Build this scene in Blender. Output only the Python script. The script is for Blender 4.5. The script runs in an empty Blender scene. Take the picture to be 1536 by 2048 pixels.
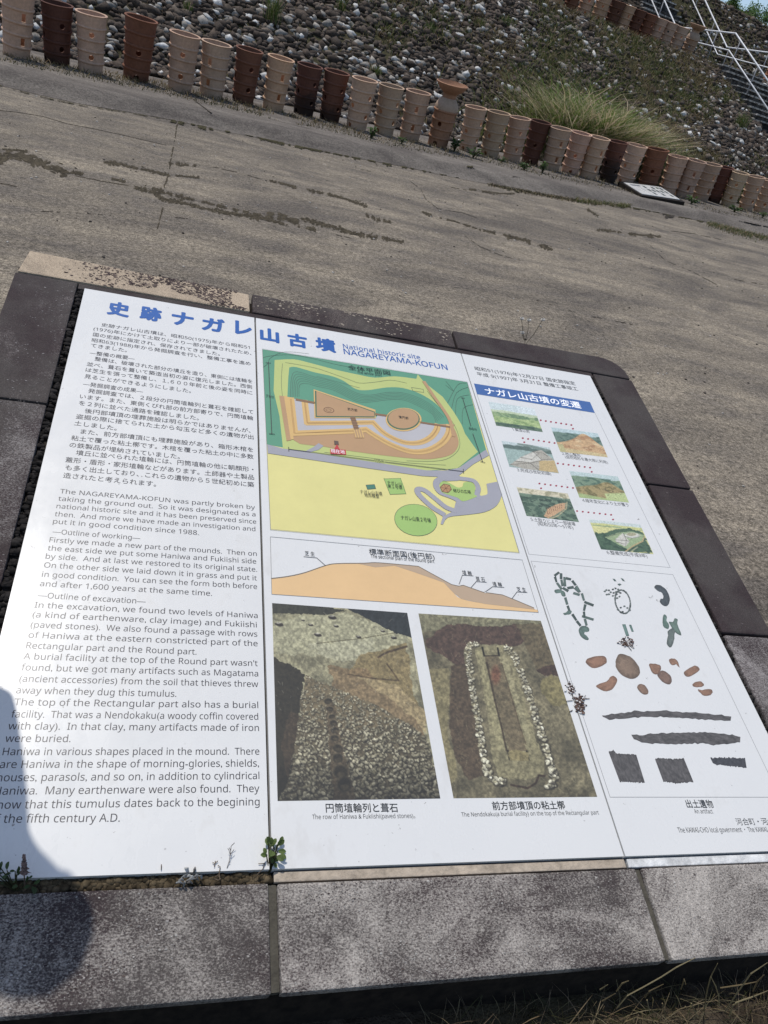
import bpy, bmesh, math, random
import numpy as np
from mathutils import Matrix, Vector
random.seed(7); RNG = np.random.default_rng(11)
SC = bpy.context.scene; COL = SC.collection

# ------------------------------------------------------------------ camera
S = 0.78                                   # metres per sign unit (width of the middle panel)
YAW, PITCH, ROLL, FPX = 0.340979, 0.506785, -0.274779, 1538.0
CAM = np.array([-0.371495, -3.411957, 1.079668]) * S
TILT = 0.268106
PW, PH, CX, CY = 1536.0, 2048.0, 768.0, 1024.0
_f = np.array([math.sin(YAW)*math.cos(PITCH), math.cos(YAW)*math.cos(PITCH), -math.sin(PITCH)])
_r0 = np.array([math.cos(YAW), -math.sin(YAW), 0.0]); _d0 = np.cross(_f, _r0)
_r = math.cos(ROLL)*_r0 + math.sin(ROLL)*_d0; _d = -math.sin(ROLL)*_r0 + math.cos(ROLL)*_d0
RC = np.array([_r, _d, _f])
cd = bpy.data.cameras.new('camera'); cam = bpy.data.objects.new('camera', cd); COL.objects.link(cam)
cd.sensor_fit = 'VERTICAL'; cd.sensor_height = 36.0; cd.lens = 36.0*FPX/PH
cd.clip_start = 0.05; cd.clip_end = 3000
M = Matrix.Identity(4)
for i in range(3):
    M[i][0], M[i][1], M[i][2], M[i][3] = _r[i], -_d[i], -_f[i], CAM[i]
cam.matrix_world = M; SC.camera = cam

# ------------------------------------------------------------------ sky, sun, exposure
SUN_AZ, SUN_EL = math.radians(-40), math.radians(68)
W = bpy.data.worlds.new("World"); SC.world = W; W.use_nodes = True
nt = W.node_tree; bg = nt.nodes['Background']
sk = nt.nodes.new('ShaderNodeTexSky'); sk.sky_type = 'NISHITA'; sk.sun_disc = False
sk.sun_elevation = SUN_EL; sk.sun_rotation = SUN_AZ; sk.altitude = 100; sk.air_density = 1.0; sk.dust_density = 1.2; sk.ozone_density = 1.2
nt.links.new(sk.outputs[0], bg.inputs[0]); bg.inputs[1].default_value = 0.13
sl = bpy.data.lights.new('sun', 'SUN'); sl.energy = 2.9; sl.angle = math.radians(0.53); sl.color = (1.0, 0.955, 0.89)
sun = bpy.data.objects.new('sun', sl); COL.objects.link(sun); sun.location = (-8, 10, 30)
SV = Vector((math.sin(SUN_AZ)*math.cos(SUN_EL), math.cos(SUN_AZ)*math.cos(SUN_EL), math.sin(SUN_EL)))
sun.rotation_euler = SV.to_track_quat('Z', 'Y').to_euler()
SC.view_settings.view_transform = 'Standard'; SC.view_settings.look = 'None'
SC.view_settings.exposure = 0.1; SC.view_settings.gamma = 1.0; SC.view_settings.use_curve_mapping = False
SC.render.engine = 'CYCLES'; SC.cycles.max_bounces = 6; SC.cycles.use_denoising = True

# ------------------------------------------------------------------ pixel -> place
def ray(x, y):
    d = RC.T @ np.array([(x-CX)/FPX, (y-CY)/FPX, 1.0]); return d/np.linalg.norm(d)
def hit(x, y, P0, n):
    d = ray(x, y); return CAM + d*(((np.asarray(P0)-CAM)@n)/(d@n))
def proj(P):
    q = (np.asarray(P)-CAM)@RC.T; z = np.where(np.abs(q[..., 2]) < 1e-6, 1e-6, q[..., 2])
    return CX+FPX*q[..., 0]/z, CY+FPX*q[..., 1]/z, q[..., 2]
# sign plane
UX = np.array([1.0, 0, 0]); VD = np.array([0, -math.cos(TILT), -math.sin(TILT)]); NS = np.array([0, -math.sin(TILT), math.cos(TILT)])
def P(u, v, w=0.0): return S*(u*UX+v*VD)+w*NS
def uv(x, y):
    q = hit(x, y, np.zeros(3), NS); return np.array([q@UX, q@VD])/S
# ground plane, haniwa row frame
nG = np.array([-.0115, -.02, 1.0])
def G(x, y): return -.67+.0115*(x-1)+.02*(y+2)
ROW0 = np.array([5.674, 14.033]); RD = np.array([0.96574, 0.25951]); RN = np.array([-0.25951, 0.96574])
def aD(x, y):
    q = np.stack([np.asarray(x)-ROW0[0], np.asarray(y)-ROW0[1]], -1); return q@RD, q@RN
def xy(a, D): return ROW0[0]+a*RD[0]+D*RN[0], ROW0[1]+a*RD[1]+D*RN[1]
def onG(x, y, off=0.0): return hit(x, y, (1, -2, -.67+off), nG)
JA = [-30, -9.26, -8.3, -7.18, -5.9, -4.74, -3.38, -1.33, 0.09, 1.6, 4.24, 5.41, 12, 60]
JD = [-2.6, -2.61, -2.85, -2.75, -2.85, -3.0, -3.0, -3.17, -2.99, -2.6, -2.65, -3.1, -3.1, -3.1]
KH = 0.15
def Hs(x, y):                              # the concrete strip the cylinders stand on
    a, D = aD(x, y); j = np.interp(a, JA, JD); t = np.clip((D-j)/0.42, 0, 1)
    return G(x, y)+KH*t*t*(3-2*t)+0.004
def onH(x, y):
    off = KH
    for _ in range(12):
        q = onG(x, y, off); off = float(Hs(q[0], q[1])-G(q[0], q[1]))
    return q
TZ = 3.82
def Zm(a, D):                              # the mound
    x, y = xy(a, D); zb = G(x, y)+KH
    x0, y0 = xy(a, 1.9*np.ones_like(D) if hasattr(D, 'shape') else 1.9); z19 = G(x0, y0)+KH
    top = 6.95-0.0035*np.clip(a-17, 0, 40)**2
    z = np.where(D < 1.9, zb, np.where(D < 9.0, z19+(TZ-z19)*(D-1.9)/7.1, np.where(D < 12.0, TZ, np.where(D < 15.6, TZ+(top-TZ)*(D-12)/3.6, top))))
    return z

# ------------------------------------------------------------------ object helpers
def tag(o, label=None, cat=None, group=None, kind=None):
    if label: o['label'] = label
    if cat: o['category'] = cat
    if group: o['group'] = group
    if kind: o['kind'] = kind
    return o
def empty(name, loc, label=None, cat=None, group=None):
    o = bpy.data.objects.new(name, None); COL.objects.link(o); o.location = loc; o.empty_display_size = .1
    return tag(o, label, cat, group)
def link(name, me, mat, parent=None, world=True):
    o = bpy.data.objects.new(name, me); COL.objects.link(o)
    if mat: me.materials.append(mat)
    if parent is not None:
        o.parent = parent
        if world:
            t = Vector((0, 0, 0)); p = parent
            while p is not None: t += p.location; p = p.parent
            o.location = -t
    return o
def fast(name, V, F, mat, parent=None, col=None, smooth=False, world=True):
    """V (n,3), F (m,k) arrays -> mesh object; col (n,3) point colours"""
    V = np.asarray(V, np.float32); F = np.asarray(F, np.int32); k = F.shape[1]
    me = bpy.data.meshes.new(name); me.vertices.add(len(V)); me.vertices.foreach_set('co', V.ravel())
    me.loops.add(F.size); me.loops.foreach_set('vertex_index', F.ravel())
    me.polygons.add(len(F)); me.polygons.foreach_set('loop_start', np.arange(0, F.size, k, dtype=np.int32))
    if smooth: me.polygons.foreach_set('use_smooth', np.ones(len(F), bool))
    if col is not None: setcol(me, col)
    me.update(calc_edges=True); me.validate()
    return link(name, me, mat, parent, world)
def setcol(me, col):
    c = np.ones((len(me.vertices), 4), np.float32); c[:, :3] = np.asarray(col, np.float32).reshape(-1, 3)
    at = me.color_attributes.new('Col', 'FLOAT_COLOR', 'POINT'); at.data.foreach_set('color', c.ravel())
class MB:
    """collects polygons, builds ONE mesh"""
    def __init__(s): s.V, s.F, s.C = [], [], []
    def poly(s, pts, c=(1, 1, 1)):
        b = len(s.V); s.V += [tuple(p) for p in pts]; s.C += [c]*len(pts); s.F.append(list(range(b, b+len(pts))))
    def mesh(s, V, F, c=(1, 1, 1)):
        b = len(s.V); s.V += [tuple(p) for p in V]; s.C += [c]*len(V); s.F += [[i+b for i in f] for f in F]
    def tube(s, pts, r, n=8, c=(1, 1, 1), cap=True):
        pts = [np.asarray(p, float) for p in pts]; rs = r if isinstance(r, (list, tuple)) else [r]*len(pts); rings = []; up = None
        for i, p in enumerate(pts):
            d = pts[min(i+1, len(pts)-1)]-pts[max(i-1, 0)]; d = d/(np.linalg.norm(d)+1e-9)
            if up is None: up = np.cross(d, [0, 0, 1.0] if abs(d[2]) < .9 else [1.0, 0, 0])
            up = up-d*(up@d); up = up/(np.linalg.norm(up)+1e-9); w = np.cross(d, up)
            rings.append([p+rs[i]*(math.cos(2*math.pi*k/n)*up+math.sin(2*math.pi*k/n)*w) for k in range(n)])
        V = [q for g in rings for q in g]; F = [[i*n+k, i*n+(k+1) % n, (i+1)*n+(k+1) % n, (i+1)*n+k] for i in range(len(rings)-1) for k in range(n)]
        if cap: F += [list(range(n))[::-1], [(len(rings)-1)*n+k for k in range(n)]]
        s.mesh(V, F, c)
    def build(s, name, mat, parent=None, smooth=False, col=True, world=True):
        me = bpy.data.meshes.new(name); me.from_pydata(s.V, [], s.F)
        if col: setcol(me, s.C)
        if smooth: me.polygons.foreach_set('use_smooth', [True]*len(me.polygons))
        me.update(); return link(name, me, mat, parent, world)
def srgb(r, g, b): return tuple((c/12.92 if c <= .04045 else ((c+.055)/1.055)**2.4) for c in (r/255, g/255, b/255))

# ------------------------------------------------------------------ materials
class N:
    def __init__(s, name):
        s.m = bpy.data.materials.new(name); s.m.use_nodes = True; s.t = s.m.node_tree; s.b = s.t.nodes['Principled BSDF']
        s.out = s.t.nodes['Material Output']; s._tc = None
    def n(s, typ, **kw):
        o = s.t.nodes.new('ShaderNode'+typ)
        for k, v in kw.items():
            if k.startswith('_'): setattr(o, k[1:], v)
            else: o.inputs[k.replace('__', ' ')].default_value = v
        return o
    def L(s, a, b): s.t.links.new(a, b)
    @property
    def co(s):
        if s._tc is None: s._tc = s.t.nodes.new('ShaderNodeTexCoord')
        return s._tc.outputs['Object']
    def mapped(s, scale=(1, 1, 1), rot=(0, 0, 0)):
        q = s.n('Mapping'); q.inputs['Scale'].default_value = scale; q.inputs['Rotation'].default_value = rot; s.L(s.co, q.inputs[0]); return q.outputs[0]
    def noise(s, scale, detail=4, rough=.55, vec=None, dist=0.0):
        q = s.n('TexNoise'); q.inputs['Scale'].default_value = scale; q.inputs['Detail'].default_value = detail; q.inputs['Roughness'].default_value = rough; q.inputs['Distortion'].default_value = dist
        s.L(vec if vec is not None else s.co, q.inputs['Vector']); return q.outputs['Fac']
    def ramp(s, fac, stops):
        q = s.n('ValToRGB'); e = q.color_ramp.elements
        while len(e) < len(stops): e.new(.5)
        for i, (p, c) in enumerate(stops):
            e[i].position = p; e[i].color = (c, c, c, 1) if not isinstance(c, (tuple, list)) else (*c, 1)
        s.L(fac, q.inputs[0]); return q.outputs[0]
    def mix(s, fac, a, b, mode='MIX'):
        q = s.t.nodes.new('ShaderNodeMix'); q.data_type = 'RGBA'; q.blend_type = mode; q.clamp_result = False
        for v, i in ((fac, 0), (a, 6), (b, 7)):
            if hasattr(v, 'links'): s.L(v, q.inputs[i])
            else: q.inputs[i].default_value = v if i == 0 else (*v, 1) if len(v) == 3 else v
        return q.outputs[2]
    def math(s, op, a, b=0.0, clamp=False):
        q = s.n('Math', _operation=op, _use_clamp=clamp)
        for v, i in ((a, 0), (b, 1)):
            if hasattr(v, 'links'): s.L(v, q.inputs[i])
            else: q.inputs[i].default_value = v
        return q.outputs[0]
    def bump(s, h, strength=.4, dist=.01):
        q = s.n('Bump'); q.inputs['Strength'].default_value = strength; q.inputs['Distance'].default_value = dist; s.L(h, q.inputs['Height']); s.L(q.outputs[0], s.b.inputs['Normal'])
    def done(s, col=None, rough=.8, spec=.3, metal=0.0):
        if col is not None:
            if hasattr(col, 'links'): s.L(col, s.b.inputs['Base Color'])
            else: s.b.inputs['Base Color'].default_value = (*col, 1)
        if hasattr(rough, 'links'): s.L(rough, s.b.inputs['Roughness'])
        else: s.b.inputs['Roughness'].default_value = rough
        s.b.inputs['Specular IOR Level'].default_value = spec; s.b.inputs['Metallic'].default_value = metal; return s.m
def attr(k):
    q = k.t.nodes.new('ShaderNodeAttribute'); q.attribute_name = 'Col'; return q.outputs['Color']
MT = {}
# trowelled, worn concrete paving
k = N('worn_concrete'); v1 = k.mapped((1, 1.9, 1), (0, 0, -.26))
pat = k.noise(.55, 6, .62, v1, .6); pat2 = k.noise(2.3, 5, .6, v1)
c = k.mix(k.ramp(pat, [(.36, 0), (.62, 1)]), (.112, .096, .078), (.245, .208, .156))
c = k.mix(k.math('MULTIPLY', k.ramp(pat2, [(.43, 0), (.66, 1)]), .62), c, (.105, .092, .080))
g1 = k.noise(34, 4, .7); g2 = k.noise(110, 2, .7)
c = k.mix(.8, c, k.ramp(g1, [(.32, .38), (.5, 1.0), (.68, 1.6)]), 'MULTIPLY')
c = k.mix(.8, c, k.ramp(g2, [(.34, .3), (.5, 1.0), (.68, 1.8)]), 'MULTIPLY')
vo = k.n('TexVoronoi', Scale=38.0); k.L(k.co, vo.inputs['Vector'])
sp = k.math('MULTIPLY', k.ramp(vo.outputs['Distance'], [(.10, 1), (.17, 0)]), k.ramp(vo.outputs['Color'], [(.84, 0), (.87, 1)]))
c = k.mix(sp, c, (.42, .38, .33))
sp2 = k.math('MULTIPLY', k.ramp(vo.outputs['Distance'], [(.14, 1), (.22, 0)]), k.ramp(vo.outputs['Color'], [(.10, 1), (.14, 0)]))
c = k.mix(sp2, c, (.035, .03, .026))
k.bump(k.math('ADD', g1, k.math('MULTIPLY', g2, .6)), .55, .012); MT['paving'] = k.done(c, .92, .15)
# kerb strip: the same concrete, greyer and smoother
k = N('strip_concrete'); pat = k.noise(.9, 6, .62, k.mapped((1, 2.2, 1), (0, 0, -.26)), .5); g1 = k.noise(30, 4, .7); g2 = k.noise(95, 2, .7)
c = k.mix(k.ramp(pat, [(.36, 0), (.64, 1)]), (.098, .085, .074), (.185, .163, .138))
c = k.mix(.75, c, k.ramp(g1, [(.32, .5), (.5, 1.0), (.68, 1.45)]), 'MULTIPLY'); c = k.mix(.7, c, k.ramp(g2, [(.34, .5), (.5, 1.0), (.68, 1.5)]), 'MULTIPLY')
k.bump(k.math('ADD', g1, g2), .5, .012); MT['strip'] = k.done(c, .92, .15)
# damp dirt / moss in the cracks
k = N('crack_dirt'); c = k.mix(.9, attr(k), k.ramp(k.noise(45, 4, .7), [(.3, .35), (.5, 1), (.7, 1.7)]), 'MULTIPLY'); MT['dirt'] = k.done(c, .95, .1)
# mound soil
k = N('mound_soil'); pat = k.noise(.5, 5, .6); g1 = k.noise(9, 5, .7)
c = k.mix(k.ramp(pat, [(.4, 0), (.6, 1)]), (.055, .042, .030), (.070, .066, .032)); c = k.mix(.9, c, k.ramp(g1, [(.3, .35), (.5, 1), (.7, 1.7)]), 'MULTIPLY')
k.bump(g1, .9, .06); MT['soil'] = k.done(c, .95, .1)
# fieldstones (colour per stone)
k = N('fieldstone'); g1 = k.noise(14, 5, .7); c = k.mix(.85, attr(k), k.ramp(g1, [(.3, .45), (.5, 1), (.7, 1.5)]), 'MULTIPLY')
k.bump(g1, .6, .03); MT['stone'] = k.done(c, .85, .25)
# leaves, grass (colour per blade)
k = N('foliage'); k.done(attr(k), .6, .25)
tr = k.n('BsdfTranslucent'); k.L(attr(k), tr.inputs[0]); ms = k.n('MixShader'); ms.inputs[0].default_value = .35
k.L(k.b.outputs[0], ms.inputs[1]); k.L(tr.outputs[0], ms.inputs[2]); k.L(ms.outputs[0], k.out.inputs[0]); MT['leaf'] = k.m
# fired clay: object colour, alpha = how far dark stains creep up
k = N('fired_clay'); oi = k.t.nodes.new('ShaderNodeObjectInfo'); n1 = k.noise(3.2, 5, .6, None, .4); n2 = k.noise(28, 4, .65)
c = k.mix(.9, oi.outputs['Color'], k.ramp(n1, [(.3, .78), (.5, 1.0), (.7, 1.18)]), 'MULTIPLY'); c = k.mix(.6, c, k.ramp(n2, [(.3, .75), (.7, 1.2)]), 'MULTIPLY')
se = k.n('SeparateXYZ'); k.L(k.co, se.inputs[0])
hz = k.math('SUBTRACT', k.math('ADD', oi.outputs['Alpha'], k.math('MULTIPLY', k.math('SUBTRACT', n1, .5), .9)), se.outputs[2])
st = k.ramp(k.math('MULTIPLY', hz, 3.0, True), [(0, 0), (.5, .75), (1, .9)])
c = k.mix(st, c, (.022, .015, .012)); k.bump(n2, .25, .01); MT['clay'] = k.done(c, .82, .25)
# sign sheet, white enamel with grime
k = N('white_sign_sheet'); n1 = k.noise(1.6, 4, .6); n2 = k.noise(55, 3, .7); n3 = k.noise(7, 5, .75, k.mapped((1, .5, 1)))
c = k.mix(k.ramp(n1, [(.35, 0), (.65, 1)]), (.645, .640, .615), (.675, .668, .638)); c = k.mix(k.math('MULTIPLY', k.ramp(n3, [(.58, 0), (.75, 1)]), .30), c, (.40, .375, .33))
c = k.mix(k.math('MULTIPLY', k.ramp(n2, [(.70, 0), (.75, 1)]), .75), c, (.16, .14, .12))
n4 = k.noise(26, 6, .75, k.mapped((1, .18, 1), (0, 0, .5))); c = k.mix(k.math('MULTIPLY', k.ramp(n4, [(.60, 0), (.72, 1)]), .10), c, (.42, .41, .39))
n5 = k.noise(5, 4, .6); k.bump(n5, .06, .01); MT['sheet'] = k.done(c, k.ramp(n3, [(.35, .20), (.65, .34)]), .4)
k = N('printed_ink'); n3 = k.noise(9, 5, .7); c = k.mix(.5, attr(k), k.ramp(n3, [(.3, .9), (.7, 1.07)]), 'MULTIPLY'); c = k.mix(.10, c, (.60, .58, .52)); c = k.mix(1.0, c, (.83, .80, .77), 'MULTIPLY'); MT['ink'] = k.done(c, .24, .4)
k = N('lettering_ink'); MT['type'] = k.done(attr(k), .3, .4)
k = N('printed_picture'); n3 = k.noise(240, 3, .7); c = k.mix(.4, attr(k), k.ramp(n3, [(.3, .5), (.5, 1), (.7, 1.5)]), 'MULTIPLY'); c = k.mix(.20, c, (.16, .16, .145)); c = k.mix(1.0, c, (1.02, 1.02, 1.02), 'MULTIPLY'); MT['picture'] = k.done(c, .24, .4)
# weathered stone edging: object colour = clean stone, alpha = share of lichen-dark skin
k = N('weathered_stone'); oi = k.t.nodes.new('ShaderNodeObjectInfo'); n1 = k.noise(210, 4, .82, k.mapped((1, 1.5, 1))); n2 = k.noise(3.2, 7, .72, None, .8); n3 = k.noise(300, 2, .6)
sh = k.math('ADD', k.math('ADD', n1, k.math('MULTIPLY', k.math('SUBTRACT', n2, .5), .75)), k.math('SUBTRACT', oi.outputs['Alpha'], .5))
msk = k.ramp(sh, [(.37, 0), (.63, 1)])
c = k.mix(msk, oi.outputs['Color'], k.mix(k.ramp(k.noise(4, 4, .6), [(.4, 0), (.6, 1)]), (.040, .028, .028), (.066, .056, .051)))
c = k.mix(.8, c, k.ramp(n3, [(.3, .6), (.5, 1), (.7, 1.4)]), 'MULTIPLY'); c = k.mix(.8, c, k.ramp(n1, [(.3, .6), (.7, 1.4)]), 'MULTIPLY')
k.bump(k.math('ADD', n1, n3), .5, .004); MT['edging'] = k.done(c, .85, .25)
k = N('plinth_body'); n1 = k.noise(30, 5, .7); MT['body'] = k.done(k.mix(k.ramp(n1, [(.35, 0), (.65, 1)]), (.008, .006, .005), (.028, .021, .015)), .9, .2)  # near-black: deep shade of the plinth front put into the colour
k = N('grout'); n1 = k.noise(40, 5, .7); n2 = k.noise(6, 4, .6); oi = k.t.nodes.new('ShaderNodeObjectInfo')
c = k.mix(.9, oi.outputs['Color'], k.ramp(n1, [(.3, .6), (.5, 1), (.7, 1.3)]), 'MULTIPLY'); c = k.mix(.6, c, k.ramp(n2, [(.3, .7), (.7, 1.2)]), 'MULTIPLY'); k.bump(n1, .8, .006); MT['grout'] = k.done(c, .9, .2)
k = N('white_rail_paint'); MT['rail'] = k.done(k.mix(k.ramp(k.noise(6, 4, .6), [(.4, 0), (.7, 1)]), (.72, .72, .72), (.55, .55, .55)), .4, .5)
k = N('galvanised_post'); MT['post'] = k.done(k.mix(k.ramp(k.noise(9, 4, .6), [(.4, 0), (.7, 1)]), (.20, .20, .21), (.30, .30, .31)), .5, .5)
k = N('dark_step_stone'); n1 = k.noise(7, 6, .75); c = k.mix(k.ramp(n1, [(.42, 0), (.66, 1)]), (.022, .020, .020), (.12, .115, .11)); k.bump(n1, .9, .05); MT['riser'] = k.done(c, .9, .15)
k = N('step_edge_stone'); MT['nosing'] = k.done(k.mix(k.ramp(k.noise(10, 5, .7), [(.4, 0), (.6, 1)]), (.12, .11, .10), (.50, .48, .44)), .85, .25)
k = N('bark'); MT['bark'] = k.done(k.mix(k.ramp(k.noise(12, 5, .7), [(.35, 0), (.65, 1)]), (.05, .038, .028), (.13, .105, .08)), .9, .15)
k = N('debris'); MT['debris'] = k.done(k.mix(.8, attr(k), k.ramp(k.noise(160, 4, .7), [(.3, .4), (.5, 1), (.7, 1.6)]), 'MULTIPLY'), .85, .2)
k = N('cloth'); oi = k.t.nodes.new('ShaderNodeObjectInfo'); MT['cloth'] = k.done(k.mix(.5, oi.outputs['Color'], k.ramp(k.noise(30, 4, .6), [(.3, .7), (.7, 1.2)]), 'MULTIPLY'), .85, .2)

# ------------------------------------------------------------------ numpy noise
_T = np.random.default_rng(5).random((256, 256))
def vn(x, y, seed=0):
    x = np.asarray(x, float)+seed*17.31; y = np.asarray(y, float)+seed*9.77
    xi = np.floor(x).astype(int); yi = np.floor(y).astype(int); fx = x-xi; fy = y-yi; fx = fx*fx*(3-2*fx); fy = fy*fy*(3-2*fy)
    g = lambda a, b: _T[a & 255, b & 255]
    return (g(xi, yi)*(1-fx)+g(xi+1, yi)*fx)*(1-fy)+(g(xi, yi+1)*(1-fx)+g(xi+1, yi+1)*fx)*fy
def fbm(x, y, seed=0, o=4):
    t = 0; a = .5; s = 0
    for i in range(o): t = t+a*vn(x*2**i, y*2**i, seed+i*3); s += a; a *= .5
    return t/s

# ------------------------------------------------------------------ the setting: ground, strip, mound
g = MB(); R_ = 400; g.poly([(x, y, G(x, y)) for x, y in ((-R_, -R_), (R_, -R_), (R_, R_), (-R_, R_))]); tag(g.build('ground', MT['paving'], col=False), kind='structure')
aa = np.linspace(-30, 60, 226); tt = np.concatenate([np.linspace(0, .7, 8), np.linspace(.9, 4.6, 10)])
V = []; 
for a in aa:
    j = np.interp(a, JA, JD)+.06*(fbm(np.array(a*1.3), np.array(3.1), 4)-.5)*2
    for t in tt:
        D = j+t if t < .8 else j+.7+(0.9-j-.7)*(t-.7)/3.9
        x, y = xy(a, D); V.append((x, y, float(Hs(x, y))+.012*(fbm(np.array(a*1.1), np.array(D*2), 8)-.5)*(1 if .1 < t < 1 else .3)))
nt_ = len(tt); idx = np.arange(len(V)).reshape(len(aa), nt_)
quads = lambda ix: np.stack([ix[:-1, :-1], ix[1:, :-1], ix[1:, 1:], ix[:-1, 1:]], -1).reshape(-1, 4)
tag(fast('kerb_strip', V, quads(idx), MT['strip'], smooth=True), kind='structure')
Ds = np.concatenate([[.8, 1.2, 1.6, 1.9], np.linspace(2.2, 9.0, 36), [9.2, 10, 11, 12.0], np.linspace(12.2, 15.6, 18), [16.2, 20, 30, 60]])
A2, D2 = np.meshgrid(np.linspace(-30, 70, 401), Ds, indexing='ij'); Zq = Zm(A2, D2)+.07*(fbm(A2*1.7, D2*1.7, 2)-.5)*np.clip((D2-1)/.8, 0, 1)-.012
Zq = Zq-.75*((A2 > 14.85) & (A2 < 17.35) & (((D2 > 2.5) & (D2 < 9.15)) | ((D2 > 11.9) & (D2 < 15.9))))
X2, Y2 = xy(A2, D2); tag(fast('mound', np.stack([X2, Y2, Zq], -1).reshape(-1, 3), quads(np.arange(A2.size).reshape(A2.shape)), MT['soil'], smooth=True), kind='structure')

# cracks and damp streaks in the paving, traced as polylines (zoom frames of the photograph)
Z5 = lambda x, y: (x*.33854, 150+y*.33854)
Z6 = lambda x, y: (520+x*.33854, 250+y*.33854)
Z7 = lambda x, y: (1016+x*.33854, 400+y*.33854)
DK = (.062, .051, .034); MO = (.050, .044, .022); HL = (.048, .040, .031)
CR = [(Z5, [(0, 482), (80, 478), (170, 500), (250, 530), (330, 560), (410, 582)], 40, DK, 0), (Z5, [(0, 438), (90, 444), (160, 452)], 10, DK, 0), (Z5, [(410, 576), (490, 584)], 13, DK, 0),
 (Z5, [(450, 597), (600, 628), (760, 655)], 7, DK, 0), (Z5, [(620, 515), (700, 525), (800, 550), (900, 570), (1000, 595)], 17, DK, 0), (Z5, [(1045, 300), (1030, 400), (1015, 470), (1005, 520), (1000, 570), (985, 620), (970, 660)], 12, DK, .35),
 (Z5, [(960, 790), (930, 910)], 12, DK, .5), (Z5, [(1000, 520), (1060, 530), (1160, 537)], 13, DK, 0), (Z5, [(1040, 595), (1180, 608)], 9, DK, 0), (Z5, [(800, 665), (900, 690), (960, 735), (1060, 750), (1150, 775), (1250, 800), (1400, 825), (1536, 845)], 18, DK, 0),
 (Z5, [(860, 660), (960, 690), (1080, 725), (1200, 750), (1350, 790), (1536, 828)], 14, DK, .25), (Z5, [(0, 210), (100, 220), (250, 245), (400, 290), (550, 318), (700, 350), (850, 385), (980, 415)], 4, HL, 0), (Z5, [(0, 640), (100, 660)], 8, DK, .3), (Z5, [(660, 615), (740, 630)], 12, DK, 0),
 (Z5, [(1260, 545), (1420, 580), (1536, 615)], 6, HL, .2), (Z5, [(200, 805), (450, 815), (650, 830)], 8, HL, .5), (Z5, [(1020, 840), (1110, 850)], 8, HL, .3),
 (Z6, [(0, 545), (100, 575), (160, 590)], 14, DK, .1), (Z6, [(50, 525), (150, 550), (220, 572)], 30, DK, .1), (Z6, [(250, 555), (400, 595), (550, 640), (700, 670), (850, 690)], 17, DK, .1), (Z6, [(60, 330), (130, 345), (215, 368)], 14, DK, 0),
 (Z6, [(280, 385), (400, 410), (500, 435), (560, 455), (635, 483)], 13, DK, 0), (Z6, [(630, 535), (700, 560), (770, 575)], 12, DK, .2), (Z6, [(960, 515), (1015, 537)], 10, DK, 0), (Z6, [(1030, 540), (1150, 570), (1300, 620), (1400, 640), (1536, 670)], 10, DK, .25),
 (Z6, [(890, 335), (930, 365)], 8, HL, 0), (Z6, [(1110, 365), (1220, 385)], 7, DK, .1), (Z6, [(1240, 380), (1400, 405), (1500, 405)], 11, DK, .1), (Z6, [(600, 265), (650, 275)], 8, HL, 0), (Z6, [(230, 600), (330, 620)], 16, DK, .3), (Z6, [(450, 650), (540, 670)], 8, HL, .3),
 (Z6, [(950, 380), (980, 440), (1050, 495), (1200, 520), (1280, 550)], 3, HL, .2), (Z6, [(1200, 650), (1300, 720), (1420, 770), (1536, 800)], 3, HL, .3),
 (Z7, [(0, 215), (100, 240), (180, 265), (260, 290)], 16, DK, .3), (Z7, [(530, 175), (620, 185), (720, 200), (900, 218)], 13, DK, .25), (Z7, [(440, 40), (540, 100)], 9, DK, .2), (Z7, [(970, 185), (1100, 200), (1260, 235)], 7, HL, .2), (Z7, [(840, 270), (930, 360), (1080, 420), (1250, 510)], 4, HL, .35), (Z7, [(170, 595), (450, 680), (780, 745)], 7, HL, .5), (Z7, [(1340, 470), (1536, 505)], 7, HL, .4)]
KC = [(Z5, [(0, 65), (200, 120), (350, 155), (500, 185), (700, 215), (1000, 265), (1250, 325), (1400, 345), (1536, 372)], 8, MO, .45), (Z5, [(1120, 130), (1200, 190), (1280, 250)], 8, HL, 0), (Z5, [(400, 85), (630, 120)], 4, HL, .2), (Z5, [(1000, 270), (1130, 290), (1260, 325), (1380, 340)], 18, MO, .3),
 (Z6, [(100, 30), (250, 68), (400, 105), (560, 140), (640, 155), (700, 180), (850, 195), (950, 215), (1050, 240), (1140, 245), (1250, 270), (1350, 295), (1536, 320)], 11, HL, 0), (Z6, [(0, 80), (200, 125), (400, 160), (600, 200), (800, 240), (1000, 275), (1200, 310), (1400, 350), (1536, 390)], 11, MO, .4), (Z6, [(1180, 255), (1250, 262), (1330, 330)], 22, MO, .1), (Z6, [(1330, 335), (1536, 385)], 26, MO, .3), (Z6, [(660, 170), (690, 240)], 5, HL, 0), (Z6, [(1040, 240), (1060, 280)], 4, HL, 0),
 (Z7, [(700, 0), (800, 40), (900, 45), (1100, 70), (1300, 110), (1536, 160)], 7, HL, 0), (Z7, [(400, 2), (660, 38), (850, 60), (1000, 95), (1200, 135), (1380, 180), (1536, 225)], 12, MO, .35), (Z7, [(790, 28), (815, 50)], 14, HL, 0), (Z7, [(900, 70), (980, 95)], 22, HL, .2)]
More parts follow.
